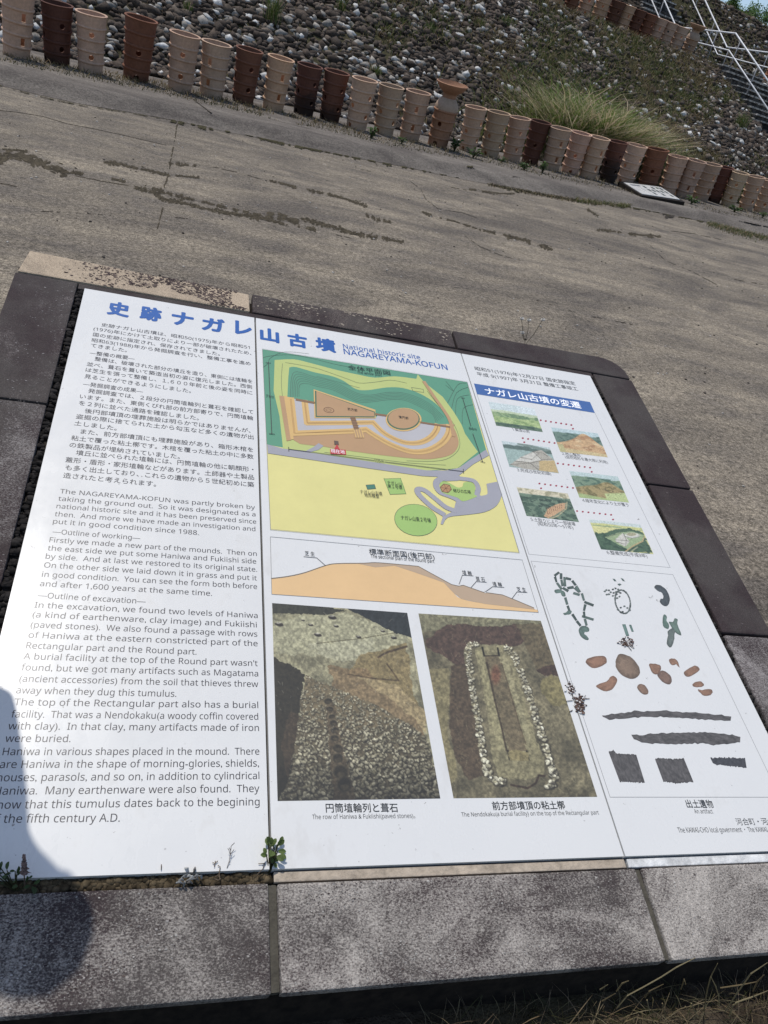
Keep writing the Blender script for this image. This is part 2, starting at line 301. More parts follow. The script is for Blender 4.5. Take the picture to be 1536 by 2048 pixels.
def decals(name, lst, fn, mat, lift):
    b = MB()
    for fr, pts, w, c, gap in lst:
        p = np.array([fr(*q) for q in pts]); seg = np.linalg.norm(np.diff(p, axis=0), axis=1); L = np.concatenate([[0], np.cumsum(seg)])
        hw = w*.33854/2*(1.45 if w >= 9 else 1.1); step = max(1.0, hw*.40)
        s_ = 0
        while s_ < L[-1]:
            x = np.interp(s_, L, p[:, 0]); y = np.interp(s_, L, p[:, 1]); i = min(np.searchsorted(L, s_, 'right')-1, len(seg)-1); dx, dy = (p[i+1]-p[i])/seg[i]
            s_ += step*random.uniform(.6, 1.4)
            env = .55+.9*float(vn(x*.08, y*.08, 3)); skip = float(vn(x*.13+5, y*.3, 6))
            if skip < .12+gap*.9: continue
            for _ in range(1 if w < 9 else 3):
                oy = random.gauss(0, .42)*hw*env if w >= 9 else random.gauss(0, .15)*hw
                cxp, cyp = x+random.uniform(-.5, .5)*step-dy*oy*.3, y+oy
                rl, rw = step*random.uniform(.7, 2.2), max(.42, hw*random.uniform(.12, .5)*env); ph = random.random()*6.28; k = 9; jf = random.uniform(.7, 1.3); cc = tuple(v*jf for v in c)
                ring = []
                for j in range(k):
                    t = 2*math.pi*j/k; rr = 1+.3*math.sin(3*t+ph)*random.random()+random.uniform(-.4, .3); ex, ey = rl*math.cos(t)*rr, rw*math.sin(t)*rr
                    ring.append((cxp+ex*dx-ey*dy, cyp+ex*dy+ey*dx))
                q = [fn(*r) for r in ring]; z = lift+len(b.F) % 7*.0002
                b.poly([(v[0], v[1], v[2]+z) for v in q], cc)
    return tag(b.build(name, mat), kind='structure')
decals('ground_cracks', CR, onG, MT['dirt'], .002)
decals('kerb_strip_cracks', KC, onH, MT['dirt'], .006)

# ------------------------------------------------------------------ fieldstones of the mound (one cover, beyond counting)
bmq = bmesh.new(); bmesh.ops.create_icosphere(bmq, subdivisions=2, radius=1); IV = np.array([v.co[:] for v in bmq.verts]); IF = np.array([[v.index for v in f.verts] for f in bmq.faces]); bmq.free()
bmq = bmesh.new(); bmesh.ops.create_icosphere(bmq, subdivisions=1, radius=1); JV = np.array([v.co[:] for v in bmq.verts]); JF = np.array([[v.index for v in f.verts] for f in bmq.faces]); bmq.free()
def veg(a, D):
    x, y = xy(a, D); px, py, _ = proj(np.stack([x, y, Zm(a, D)], -1))
    f = np.clip((px-880)/260, 0, 1)*np.clip((1500-px)/120, .3, 1)
    return f*.62+ (fbm(a*.8, D*.8, 21)-.5)*1.5
def scatter(a0, a1, D0, D1, sp, fac):
    na, nd = int((a1-a0)/sp), int((D1-D0)/(sp*.78)); A, D = np.meshgrid(np.arange(na)*sp+a0, np.arange(nd)*sp*.78+D0, indexing='ij')
    A = A+(np.arange(nd)[None, :] % 2)*sp*.5+RNG.normal(0, sp*.16, A.shape); D = D+RNG.normal(0, sp*.12, D.shape); A = A.ravel(); D = D.ravel()
    x, y = xy(A, D); z = Zm(A, D); px, py, pz = proj(np.stack([x, y, z], -1)); keep = (pz > 0) & (px > -90) & (px < 1620) & (py > -130) & (py < 520)
    keep &= ~((A > 14.8) & (A < 17.4) & (D > 2.3) & (D < 15.9))
    A, D = A[keep], D[keep]; v = veg(A, D); keep = RNG.random(len(A)) > np.clip(v*fac, 0, .8); return A[keep], D[keep]
def stones(name, A, D, sz):
    n = len(A); x, y = xy(A, D); z = Zm(A, D)
    sl = np.where((D > 1.9) & (D < 9), .52, np.where((D > 12) & (D < 15.6), .62, 0.0))
    scl = np.stack([RNG.uniform(.75, 1.45, n), RNG.uniform(.6, 1.0, n), RNG.uniform(.45, .85, n)], -1)*sz*1.12*RNG.choice([.7, .9, 1, 1.25, 1.6], n, p=[.25, .25, .25, .17, .08])[:, None]
    Vx = JV[None]*(1+RNG.normal(0, .17, (n, len(JV), 1)))
    # chip each stone flat along a few random planes
    for _ in range(2):
        d = RNG.normal(size=(n, 1, 3)); d /= np.linalg.norm(d, axis=2, keepdims=True); h = RNG.uniform(.28, .72, (n, 1)); ov = np.maximum((Vx*d).sum(2)-h, 0); Vx = Vx-d*ov[..., None]
    Vx = Vx*scl[:, None, :]; th = RNG.uniform(-.6, .6, n)+RNG.choice([0, 1.57], n, p=[.75, .25]); tx = RNG.normal(0, .28, n)
    c, s = np.cos(th), np.sin(th); X = Vx[..., 0]*c[:, None]-Vx[..., 1]*s[:, None]; Y = Vx[..., 0]*s[:, None]+Vx[..., 1]*c[:, None]; Z = Vx[..., 2]
    an = sl+tx; c, s = np.cos(an)[:, None], np.sin(an)[:, None]; Y, Z = Y*c-Z*s, Y*s+Z*c
    Wx = X*RD[0]+Y*RN[0]; Wy = X*RD[1]+Y*RN[1]
    lift = sz*.12*RNG.random(n)
    VV = np.stack([Wx+x[:, None], Wy+y[:, None], Z+(z+lift)[:, None]], -1).reshape(-1, 3)
    FF = (JF[None]+(np.arange(n)*len(JV))[:, None, None]).reshape(-1, 3)
    kind = RNG.random(n); base = np.empty((n, 3)); tone = RNG.uniform(.6, 1.5, n)[:, None]
    base[:] = np.array([.058, .043, .032])*tone
    m1 = kind > .62; base[m1] = (np.array([.105, .083, .064])*tone)[m1]; m2 = kind > .84; base[m2] = (np.array([.25, .23, .20])*RNG.uniform(.7, 1.3, n)[:, None])[m2]; m3 = kind > .945; base[m3] = (np.array([.50, .49, .46])*RNG.uniform(.85, 1.15, n)[:, None])[m3]
    fast_o = fast(name, VV, FF, MT['stone'], col=np.repeat(base, len(JV), 0)); return fast_o
A1, D1 = scatter(-9, 26, 1.15, 9.1, .128, .95); A3, D3 = scatter(4, 44, 12.0, 15.7, .21, .3)
tag(stones('mound_stone_cover', np.concatenate([A1, A3]), np.concatenate([D1, D3]), .088), 'grey and white fieldstones bedded all over the mound slope', 'stone facing', kind='stuff')
print('stones', len(A1), len(A3))

# ------------------------------------------------------------------ grass
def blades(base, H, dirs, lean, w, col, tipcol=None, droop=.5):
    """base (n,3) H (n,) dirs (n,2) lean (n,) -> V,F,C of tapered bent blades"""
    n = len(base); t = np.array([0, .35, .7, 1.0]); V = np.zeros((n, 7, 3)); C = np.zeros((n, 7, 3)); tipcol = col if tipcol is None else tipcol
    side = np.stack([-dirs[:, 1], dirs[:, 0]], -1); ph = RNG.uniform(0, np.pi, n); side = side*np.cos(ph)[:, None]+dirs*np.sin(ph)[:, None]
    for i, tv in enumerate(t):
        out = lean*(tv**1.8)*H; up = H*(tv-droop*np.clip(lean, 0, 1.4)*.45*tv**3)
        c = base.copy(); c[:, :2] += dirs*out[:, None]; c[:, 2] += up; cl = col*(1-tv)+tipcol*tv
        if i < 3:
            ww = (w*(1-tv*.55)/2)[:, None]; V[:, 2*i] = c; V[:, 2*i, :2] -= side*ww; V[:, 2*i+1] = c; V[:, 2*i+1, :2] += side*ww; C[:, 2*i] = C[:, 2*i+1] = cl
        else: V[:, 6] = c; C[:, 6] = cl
    f = np.array([[0, 1, 3], [0, 3, 2], [2, 3, 5], [2, 5, 4], [4, 5, 6]]); F = (f[None]+(np.arange(n)*7)[:, None, None]).reshape(-1, 3)
    return V.reshape(-1, 3), F, C.reshape(-1, 3)
def rdir(n):
    t = RNG.uniform(0, 2*np.pi, n); return np.stack([np.cos(t), np.sin(t)], -1)
def vary(c, n, s=.25): return np.array(c)[None]*RNG.uniform(1-s, 1+s, (n, 1))*RNG.uniform(.92, 1.08, (n, 3))
GR = (.092, .105, .034); OL = (.140, .112, .052); DRY = (.36, .285, .165); DGR = (.045, .075, .022)
def cat(*p):
    o = 0; Vs, Fs, Cs = [], [], []
    for V, F, C in p: Vs.append(V); Fs.append(F+o); Cs.append(C); o += len(V)
    return np.concatenate(Vs), np.concatenate(Fs), np.concatenate(Cs)
# thin turf creeping between the stones
Av = RNG.uniform(-8, 26, 85000); Dv = RNG.uniform(1.0, 9.0, 85000); x, y = xy(Av, Dv); z = Zm(Av, Dv); px, py, pz = proj(np.stack([x, y, z], -1))
ok = (px > 700) & (px < 1600) & (py > -60) & (py < 470) & (veg(Av, Dv)+.25*(RNG.random(len(Av))-.5) > .30) & ~((Av > 14.8) & (Av < 17.4) & (Dv > 2.3))
Av2 = RNG.uniform(13, 30, 9000); Dv2 = RNG.uniform(9, 16.5, 9000); ok2 = (fbm(Av2*.9, Dv2*.9, 33) > .47) & ((Av2 < 14.8) | (Av2 > 17.4))
B0 = np.stack([x, y, z], -1)[ok]; x2, y2 = xy(Av2[ok2], Dv2[ok2]); B1 = np.stack([x2, y2, Zm(Av2[ok2], Dv2[ok2])], -1); B = np.concatenate([B0, B1]); n = len(B)
mixc = np.where(fbm(B[:, 0]*.7, B[:, 1]*.7, 9)[:, None] > .5, vary(GR, n), vary(OL, n)); mixc = np.where(RNG.random((n, 1)) < .22, vary(DRY, n)*.7, mixc)
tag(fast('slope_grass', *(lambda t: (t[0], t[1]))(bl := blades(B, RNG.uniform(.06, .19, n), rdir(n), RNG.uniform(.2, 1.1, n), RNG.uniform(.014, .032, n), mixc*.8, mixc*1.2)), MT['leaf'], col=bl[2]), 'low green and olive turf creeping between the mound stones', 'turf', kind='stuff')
# grass and moss along the foot of the cylinders, on the strip joint and in front of the plinth
def band(n, fpx, jit, hmin, hmax, colr, fn, wob=.0):
    B = []
    for _ in range(n):
        t = random.random(); i = t*(len(fpx)-1); j = min(int(i), len(fpx)-2); u = i-j
        B.append(fn(fpx[j][0]*(1-u)+fpx[j+1][0]*u+random.gauss(0, 3), fpx[j][1]*(1-u)+fpx[j+1][1]*u+random.gauss(0, jit)))
    B = np.array(B); n = len(B); keep = fbm(B[:, 0]*1.3, B[:, 1]*1.3, 14) > wob; B = B[keep]; n = len(B); c = np.where(RNG.random((n, 1)) < .35, vary(DRY, n)*.75, vary(colr, n))
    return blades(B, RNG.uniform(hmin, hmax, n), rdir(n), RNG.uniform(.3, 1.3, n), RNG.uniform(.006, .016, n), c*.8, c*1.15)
foot = [(0, 119), (160, 152), (290, 176), (420, 206), (520, 230), (640, 257), (760, 284), (880, 308), (1000, 330), (1110, 354), (1220, 376), (1330, 400), (1440, 424), (1536, 442)]
foot_b = [(x+6, y-9) for x, y in foot]
t1 = band(3000, foot, 2.4, .01, .055, (.055, .055, .025), onH, .40); t2 = band(4200, foot_b, 4, .02, .10, OL, onH, .35); t3 = band(900, [(1150, 402), (1235, 411), (1262, 413)], 2, .02, .09, GR, onH); t4 = band(1500, [(1415, 446), (1470, 462), (1536, 478)], 4, .02, .08, GR, onH)
t5 = band(2600, [(980, 368), (1060, 385), (1150, 401)], 2.2, .01, .04, MO, onH)
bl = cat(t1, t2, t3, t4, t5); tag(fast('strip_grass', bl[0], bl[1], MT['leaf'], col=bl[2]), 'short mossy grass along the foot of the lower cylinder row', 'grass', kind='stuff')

g = MB(); g.poly([(x, y, G(x, y)+.004) for x, y in ((-3.5, -4.5), (4.5, -4.5), (4.5, -1.93), (-3.5, -1.93))]); tag(g.build('verge_soil', MT['soil'], col=False), kind='structure')

# ------------------------------------------------------------------ the sign: plinth
plinth = empty('stone_plinth', (0.39, 0, -.67), 'low sloping plinth of dark lichened stone edging that carries the three white sign panels', 'plinth')
def slab(name, outline, thick, mat, parent, color, w=0.0, bev=.006, label=None):
    bm = bmesh.new(); top = [bm.verts.new(P(u, v, w)) for u, v in outline]; bot = [bm.verts.new(P(u, v, w-thick)) for u, v in outline]; n = len(top)
    bm.faces.new(top[::-1]); bm.faces.new(bot)
    for i in range(n): bm.faces.new((top[i], top[(i+1) % n], bot[(i+1) % n], bot[i]))
    bmesh.ops.recalc_face_normals(bm, faces=bm.faces)
    if bev: bmesh.ops.bevel(bm, geom=[e for e in bm.edges], offset=bev, segments=2, profile=.6, affect='EDGES')
    me = bpy.data.meshes.new(name); bm.to_mesh(me); bm.free(); o = link(name, me, mat, parent); o.color = color
    if label: o['label'] = label
    return o
def R4(u0, v0, u1, v1): return [(u0, v0), (u1, v0), (u1, v1), (u0, v1)]
LT = (.50, .455, .40)
arc = [(1.845+.13*math.cos(t), -.075+.13*math.sin(t)) for t in np.linspace(-math.pi/2, 0, 7)]
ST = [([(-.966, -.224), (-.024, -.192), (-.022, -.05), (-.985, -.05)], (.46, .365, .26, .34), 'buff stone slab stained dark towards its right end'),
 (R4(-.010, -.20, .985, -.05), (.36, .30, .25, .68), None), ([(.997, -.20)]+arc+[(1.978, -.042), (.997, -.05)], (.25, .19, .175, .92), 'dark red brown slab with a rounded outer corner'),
 (R4(-.992, -.040, -.748, .754), (.36, .32, .30, .70), None), (R4(-.992, .764, -.748, 1.558), (.36, .33, .31, .66), None), (R4(-.992, 1.568, -.748, 2.384), (.36, .33, .31, .62), None),
 (R4(1.748, -.033, 1.982, .764), (.22, .17, .165, .90), None), (R4(1.748, .774, 1.984, 1.562), (.24, .19, .185, .76), None), (R4(1.748, 1.573, 1.984, 2.384), (.40, .365, .34, .56), None),
 (R4(-.992, 2.392, -.006, 2.626), (*LT, .58), None), (R4(.015, 2.394, 1.024, 2.626), (*LT, .51), None), (R4(1.044, 2.394, 1.984, 2.626), (*LT, .475), None)]
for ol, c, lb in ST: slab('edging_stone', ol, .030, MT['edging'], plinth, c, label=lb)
# core of the plinth, down to the ground
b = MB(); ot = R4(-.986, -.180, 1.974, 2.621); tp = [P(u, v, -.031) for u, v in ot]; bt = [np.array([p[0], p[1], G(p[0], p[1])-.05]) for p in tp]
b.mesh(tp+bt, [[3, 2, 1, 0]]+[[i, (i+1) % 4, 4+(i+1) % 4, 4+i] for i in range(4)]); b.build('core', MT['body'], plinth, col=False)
slab('bed', R4(-.746, -.048, 1.746, 2.390), .013, MT['grout'], plinth, (.035, .030, .026, 1), -.016, 0)
slab('recess_strip', R4(-.744, -.046, 1.744, -.006), .008, MT['edging'], plinth, (.20, .185, .175, .74), -.005, .001)
slab('mortar_joint', R4(.008, 2.3665, 1.000, 2.3905), .011, MT['grout'], plinth, (.42, .35, .27, 1), -.0035, .002)
slab('mortar_joint', R4(1.008, 2.3665, 1.742, 2.3905), .011, MT['grout'], plinth, (.62, .62, .60, 1), -.0035, .002, 'white mortar joint under the right panel')
slab('joint_filler', R4(-.005, 2.394, .014, 2.620), .019, MT['grout'], plinth, (.085, .078, .062, 1), -.010, 0)
slab('joint_filler', R4(1.025, 2.394, 1.043, 2.620), .019, MT['grout'], plinth, (.085, .078, .062, 1), -.010, 0)
def lumpy(name, u0, v0, u1, v1, w0, w1, c, n, parent, mat='dirt', r=(.003, .009)):
    b = MB(); ico = [tuple(q) for q in IV[:]]
    for _ in range(n):
        u, v = random.uniform(u0, u1), random.uniform(v0, v1); o = P(u, v, random.uniform(w0, w1)); s = random.uniform(*r); jf = random.uniform(.5, 1.7); cc = tuple(x*jf for x in c); sx, sy, sz = random.uniform(.7, 1.6), random.uniform(.7, 1.4), random.uniform(.5, 1)
        b.mesh([o+s*np.array([q[0]*sx, q[1]*sy, q[2]*sz])*random.uniform(.8, 1.2) for q in ico], IF.tolist(), cc)
    return b.build(name, MT[mat], parent, smooth=True)
lumpy('sealant', -.744, 0, -.724, 2.36, -.012, -.007, (.02, .018, .017), 420, plinth)
lumpy('sealant', 1.724, 0, 1.742, 2.36, -.012, -.007, (.022, .02, .018), 420, plinth)
lumpy('joint_soil', -.74, 2.366, .0, 2.39, -.016, -.008, (.060, .046, .028), 1500, plinth, r=(.0025, .007))

# ---- blotches of dark lichen, pale lichen and scratches with a shape of their own
def blotch(name, region, n, cols, r0, r1, w=.0007, bias=None, flat=.6):
    b = MB(); us = [q[0] for q in region]; vs = [q[1] for q in region]
    while len(b.F) < n:
        u, v = random.uniform(min(us), max(us)), random.uniform(min(vs), max(vs))
        if bias and random.random() > bias(u, v): continue
        if v > 2.38 and (-.012 < u < .02 or 1.018 < u < 1.05): continue
        if float(vn(u*9, v*14, 5)) < .42: continue
        r = random.uniform(r0, r1)*random.uniform(.4, 1); ph = random.uniform(0, 6.28); c = random.choice(cols); rs = [random.uniform(.5, 1.35) for _ in range(9)]; wl = w+(len(b.F) % 6)*.00008
        b.poly([P(u+r*rs[i]*math.cos(i/9*6.283+ph), v+r*flat*rs[i]*math.sin(i/9*6.283+ph), wl) for i in range(9)][::-1], c)
    return b.build(name, MT['dirt'], plinth)
DS = [(.050, .036, .034), (.065, .048, .043), (.085, .064, .055), (.038, .028, .028)]; PS = [(.42, .40, .37), (.34, .32, .29), (.50, .48, .45)]
blotch('lichen_stain', R4(-.86, -.205, -.03, -.055), 1500, [tuple(x*1.5 for x in c) for c in DS], .0015, .009, bias=lambda u, v: np.clip((u+.86)/.5, 0, 1)*(.35+.65*(1 if v < -.15-.05*u*0 and u > -.75 or v > -.13 and u > -.55 else .25)))
blotch('lichen_stain', R4(-.98, 2.40, -.02, 2.60), 260, DS, .0010, .0040, bias=lambda u, v: .35+.65*np.clip((u+.75)/.6, 0, 1)*np.clip((2.52-v)/.1, .2, 1))
blotch('lichen_stain', R4(.02, 2.40, .5, 2.60), 90, DS, .0010, .0035, bias=lambda u, v: np.clip((.35-u)/.3, .08, 1))
blotch('lichen_stain', R4(1.05, 2.40, 1.9, 2.60), 90, DS, .0010, .0035, bias=lambda u, v: np.clip((2.5-v)/.1, .1, 1))
blotch('pale_lichen', R4(-.98, -.03, -.76, 2.3), 500, [(.26, .24, .23), (.19, .175, .17)], .001, .005, bias=lambda u, v: np.clip((u+1.0)/.2, .1, 1)); blotch('pale_lichen', R4(-.98, 2.40, 1.97, 2.615), 1400, [(.34, .32, .29), (.27, .25, .23)], .001, .004); blotch('pale_lichen', R4(1.76, .0, 1.97, 2.3), 260, [(.13, .11, .105), (.10, .085, .08)], .001, .006); blotch('pale_lichen', R4(0, -.19, .98, -.06), 190, [(.36, .31, .25), (.28, .24, .19)], .002, .010, bias=lambda u, v: np.clip((-.13-v)/.05, .15, 1))

# ------------------------------------------------------------------ printing helpers
WP = .003; DW = .00022
def lay(L): return WP+DW*L
def TP(pts, L, fr=None):                   # traced pixels -> points on layer L of the sign
    return [P(*uv(*(fr(*q) if fr else q)), lay(L)) for q in pts]
def up(p): return uv(*p)
_fc = bpy.data.curves.new('lettering_curve', 'FONT'); _fc.resolution_u = 3; _fo = bpy.data.objects.new('lettering_curve', _fc)
def glyphs(s):
    _fc.body = s; me = _fo.to_mesh(); V = np.array([v.co[:2] for v in me.vertices]).reshape(-1, 2); F = [list(p.vertices) for p in me.polygons]; _fo.to_mesh_clear(); return V, F
def lat(s): return ''.join(chr(0x1D5A0+ord(c)-65) if 'A' <= c <= 'Z' else chr(0x1D5BA+ord(c)-97) if 'a' <= c <= 'z' else chr(0x1D7E2+ord(c)-48) if '0' <= c <= '9' else c for c in s)
def wide(s): return any(ord(ch) > 0x2e80 for ch in s)
def txt(b, s, p0, p1, em, L, c, bold=0.0, fr=None):
    """one line of lettering from the pixel p0 (left, base) to p1 (right, base); em in sign units"""
    if fr: p0, p1 = fr(*p0), fr(*p1)
    a, e = uv(*p0), uv(*p1); s = s.strip('　'); V, F = glyphs(lat(s)); x0, x1 = V[:, 0].min(), V[:, 0].max(); k_ = np.linalg.norm(e-a)/(x1-x0)
    d = (e-a)/np.linalg.norm(e-a); nrm = np.array([-d[1], d[0]]); base = .12 if wide(s) else 0.0
    offs = [(0, 0)] if not bold else [(bold*math.cos(t), bold*math.sin(t)) for t in np.linspace(0, 2*math.pi, 9 if bold > .0005 else 4)[:-1]]
    for i, (ox, oy) in enumerate(offs):
        q = [a+d*((x-x0)*k_+ox)-nrm*((y+base)*em+oy) for x, y in V]; b.mesh([P(w_[0], w_[1], lay(L+.12*i)) for w_ in q], F, c)
def stroke(b, pts, wpx, c, L, fr=None, closed=False):
    """line of constant width (sign units) through traced pixels"""
    q = [uv(*(fr(*p) if fr else p)) for p in pts]
    if closed: q = q+[q[0]]
    if wpx > .015:
        for j, c_ in enumerate(q[1:-1]): b.poly([P(c_[0]+wpx*.5*math.cos(t), c_[1]+wpx*.5*math.sin(t), lay(L+.25+.02*(j % 8))) for t in np.linspace(0, 2*math.pi, 15)[:-1]][::-1], c)
    for i in range(len(q)-1):
        d = q[i+1]-q[i]; l = np.linalg.norm(d)
        if l < 1e-6: continue
        d = d/l; n = np.array([-d[1], d[0]])*wpx/2; ex = d*wpx*.35
        b.poly([P(*(r), lay(L+.1*(i % 2))) for r in (q[i]-n-ex, q[i]+n-ex, q[i+1]+n+ex, q[i+1]-n+ex)][::-1], c)
def smooth(pts, k=5, closed=False):
    p = np.array(pts, float); n = len(p); out = []
    for i in range(n if closed else n-1):
        p0, p1, p2, p3 = (p[(i+j) % n] for j in (-1, 0, 1, 2)) if closed else (p[max(i-1, 0)], p[i], p[i+1], p[min(i+2, n-1)])
        for t in np.arange(k)/k: out.append(tuple(.5*((2*p1)+(-p0+p2)*t+(2*p0-5*p1+4*p2-p3)*t*t+(-p0+3*p1-3*p2+p3)*t**3)))
    if not closed: out.append(tuple(p[-1]))
    return out
def ell(cx, cy, rx, ry, rot=0, n=28): return [(cx+rx*math.cos(t)*math.cos(rot)-ry*math.sin(t)*math.sin(rot), cy+rx*math.cos(t)*math.sin(rot)+ry*math.sin(t)*math.cos(rot)) for t in np.linspace(0, 2*math.pi, n, endpoint=False)]
INK = srgb(42, 42, 50); BLUE = srgb(48, 92, 158); HAIR = srgb(125, 130, 135)
def sheet(u0, u1, label):
    root = empty('sign_panel', P((u0+u1)/2, 2.36, 0), label, 'sign panel')
    bm = bmesh.new(); o = R4(u0, 0, u1, 2.3627); top = [bm.verts.new(P(u, v, WP)) for u, v in o]; bot = [bm.verts.new(P(u, v, -.0155)) for u, v in o]
    bm.faces.new(top[::-1]); bm.faces.new(bot)
    for i in range(4): bm.faces.new((top[i], top[(i+1) % 4], bot[(i+1) % 4], bot[i]))
    bmesh.ops.recalc_face_normals(bm, faces=bm.faces); me = bpy.data.meshes.new('sheet'); bm.to_mesh(me); bm.free(); link('sheet', me, MT['sheet'], root); return root
pl = sheet(-.7165, -.004, 'left white panel printed with Japanese and English paragraphs under blue characters')
pm = sheet(.003, .997, 'wide middle white panel with the coloured site map and two excavation photographs')
pr = sheet(1.002, 1.7172, 'right white panel with a blue heading bar, six small paintings and photographed finds')

# ---- title, set character by character in its traced box
ZA = lambda x, y: (x*.35156, 480+y*.35156)
Z4 = lambda x, y: (500+x*.390625, 600+y*.390625)
def bigchar(b, ch, x0, x1, ytop, ybot, fr, bold=.0045):
    V, F = glyphs(ch); cx_, yt, yb = (x0+x1)/2, ytop, ybot
    l, r = uv(*fr(x0, (yt+yb)/2)), uv(*fr(x1, (yt+yb)/2)); hgt = .102; mid = (l+r)/2; ww = (r-l)[0]-2*bold
    vx0, vx1, vy0, vy1 = V[:, 0].min(), V[:, 0].max(), V[:, 1].min(), V[:, 1].max()
    for i, t in enumerate(np.linspace(0, 2*math.pi, 13)[:-1]):
        q = [mid+np.array([((x-vx0)/(vx1-vx0)-.5)*ww+bold*math.cos(t), -((y-vy0)/(vy1-vy0)-.5)*(hgt-2*bold)+bold*math.sin(t)]) for x, y in V]
        b.mesh([P(w_[0], w_[1], lay(2+.1*i)) for w_ in q], F, BLUE)
b = MB()
for ch, x0, x1, y0, y1 in (('史', 610, 740, 358, 438), ('跡', 795, 921, 385, 465), ('ナ', 974, 1102, 422, 486), ('ガ', 1147, 1278, 448, 525), ('レ', 1336, 1432, 470, 543)): bigchar(b, ch, x0, x1, y0, y1, ZA)
b.build('title_lettering', MT['type'], pl)
b = MB()
for ch, x0, x1, y0, y1 in (('山', 50, 148, 150, 218), ('古', 192, 291, 178, 245), ('墳', 335, 436, 198, 270)): bigchar(b, ch, x0, x1, y0, y1, Z4)
b.build('title_lettering', MT['type'], pm); b = MB(); txt(b, 'National historic site', (477, 250), (872, 308), .045, 2, BLUE, .0004, Z4); txt(b, 'NAGAREYAMA-KOFUN', (481, 280), (1012, 362), .056, 2, BLUE, .0006, Z4)
b.build('subtitle_lettering', MT['type'], pm)
JP = [('　史跡ナガレ山古墳は、昭和50(1975)年から昭和51', 575, 497, 1420, 627), ('(1976)年にかけて土取りにより一部が破壊されたため、', 530, 520, 1430, 661), ('国の史跡に指定され、保存されてきました。', 527, 553, 1250, 665), ('昭和63(1988)年から発掘調査を行い、整備工事を進め', 520, 585, 1425, 720), ('てきました。', 515, 615, 720, 645), ('—整備の概要—', 508, 657, 765, 692),
 ('　整備は、破壊された部分の墳丘を造り、東側には埴輪を', 537, 692, 1435, 822), ('並べ、葺石を葺いて築造当初の姿に復元しました。西側', 492, 722, 1433, 853), ('は芝生を張って整備し、１,６００年前と後の姿を同時に', 485, 755, 1435, 887), ('見ることができるようにしました。', 478, 792, 1085, 877), ('—発掘調査の成果—', 470, 835, 812, 880),
 ('　発掘調査では、２段分の円筒埴輪列と葺石を確認して', 500, 875, 1440, 997), ('います。また、東側くびれ部の前方部寄りで、円筒埴輪', 452, 907, 1440, 1032), ('を２列に並べた通路を確認しました。', 447, 945, 1130, 1032), ('　後円部墳頂の埋葬施設は明らかではありませんが、', 480, 990, 1425, 1104), ('盗掘の際に捨てられた土から勾玉など多くの遺物が出', 430, 1022, 1442, 1141), ('土しました。', 420, 1060, 662, 1091),
 ('　また、前方部墳頂にも埋葬施設があり、箱形木棺を', 457, 1108, 1440, 1213), ('粘土で覆った粘土槨です。木棺を覆った粘土の中に多数', 403, 1145, 1442, 1253), ('の鉄製品が埋納されていました。', 393, 1185, 1022, 1253), ('　墳丘に並べられた埴輪には、円筒埴輪の他に朝顔形・', 430, 1230, 1442, 1326), ('蓋形・盾形・家形埴輪などがあります。土師器や土製品', 370, 1270, 1445, 1371), ('も多く出土しており、これらの遺物から５世紀初めに築', 370, 1315, 1445, 1413), ('造されたと考えられます。', 357, 1360, 887, 1410)]
b = MB()
for s, *q in JP: txt(b, s, q[:2], q[2:], .0280, 1, INK, .00015, ZA)
b.build('paragraph_lettering', MT['type'], pl)
ZB = lambda x, y: (x*.35156, 960+y*.35156)
ZC = lambda x, y: (x*.390625, 1440+y*.390625)
EN = [('The NAGAREYAMA-KOFUN was partly broken by', 340, 80, 1450, 172), ('taking the ground out.  So it was designated as a', 330, 122, 1453, 212), ('national historic site and it has been preserved since', 320, 165, 1457, 254), ('then.  And more we have made an investigation and', 310, 210, 1452, 296), ('put it in good condition since 1988.', 300, 252, 1130, 318), ('—Outline of working—', 297, 310, 797, 348), ('Firstly we made a new part of the mounds.  Then on', 280, 358, 1460, 437),
 ('the east side we put some Haniwa and Fukiishi side', 270, 405, 1457, 481), ('by side.  And at last we restored to its original state.', 258, 452, 1462, 527), ('On the other side we laid down it in grass and put it', 249, 502, 1460, 576), ('in good condition.  You can see the form both before', 237, 555, 1462, 625), ('and after 1,600 years at the same time.', 225, 608, 1205, 664), ('—Outline of excavation—', 212, 674, 827, 710), ('In the excavation, we found two levels of Haniwa', 195, 730, 1465, 790),
 ('(a kind of earthenware, clay image) and Fukiishi', 183, 785, 1460, 843), ('(paved stones).  We also found a passage with rows', 172, 843, 1463, 896), ('of Haniwa at the eastern constricted part of the', 160, 902, 1465, 950), ('Rectangular part and the Round part.', 147, 962, 1117, 998), ("A burial facility at the top of the Round part wasn't", 132, 1024, 1465, 1063), ('found, but we got many artifacts such as Magatama', 120, 1087, 1468, 1122), ('(ancient accessories) from the soil that thieves threw', 108, 1152, 1468, 1182), ('away when they dug this tumulus.', 90, 1218, 1002, 1238),
 ('The top of the Rectangular part also has a burial', 78, 1286, 1468, 1302), ('facility.  That was a Nendokaku(a woody coffin covered', 62, 1355, 1468, 1368)]
EN2 = [('with clay).  In that clay, many artifacts made of iron', 40, 52, 1325, 60), ('were buried.', 25, 116, 360, 117), ('Haniwa in various shapes placed in the mound.  There', 12, 184, 1327, 181), ('are Haniwa in the shape of morning-glories, shields,', -3, 250, 1325, 242), ('houses, parasols, and so on, in addition to cylindrical', -18, 318, 1327, 306), ('Haniwa.  Many earthenware were also found.  They', -32, 387, 1327, 372), ('show that this tumulus dates back to the begining', -50, 459, 1328, 440), ('of the fifth century A.D.', -62, 531, 612, 524)]
b = MB()
for fr, l in ((ZB, EN), (ZC, EN2)):
    for s, *q in l: txt(b, s, q[:2], q[2:], .0272, 1, INK, 0, fr)
b.build('paragraph_lettering', MT['type'], pl)

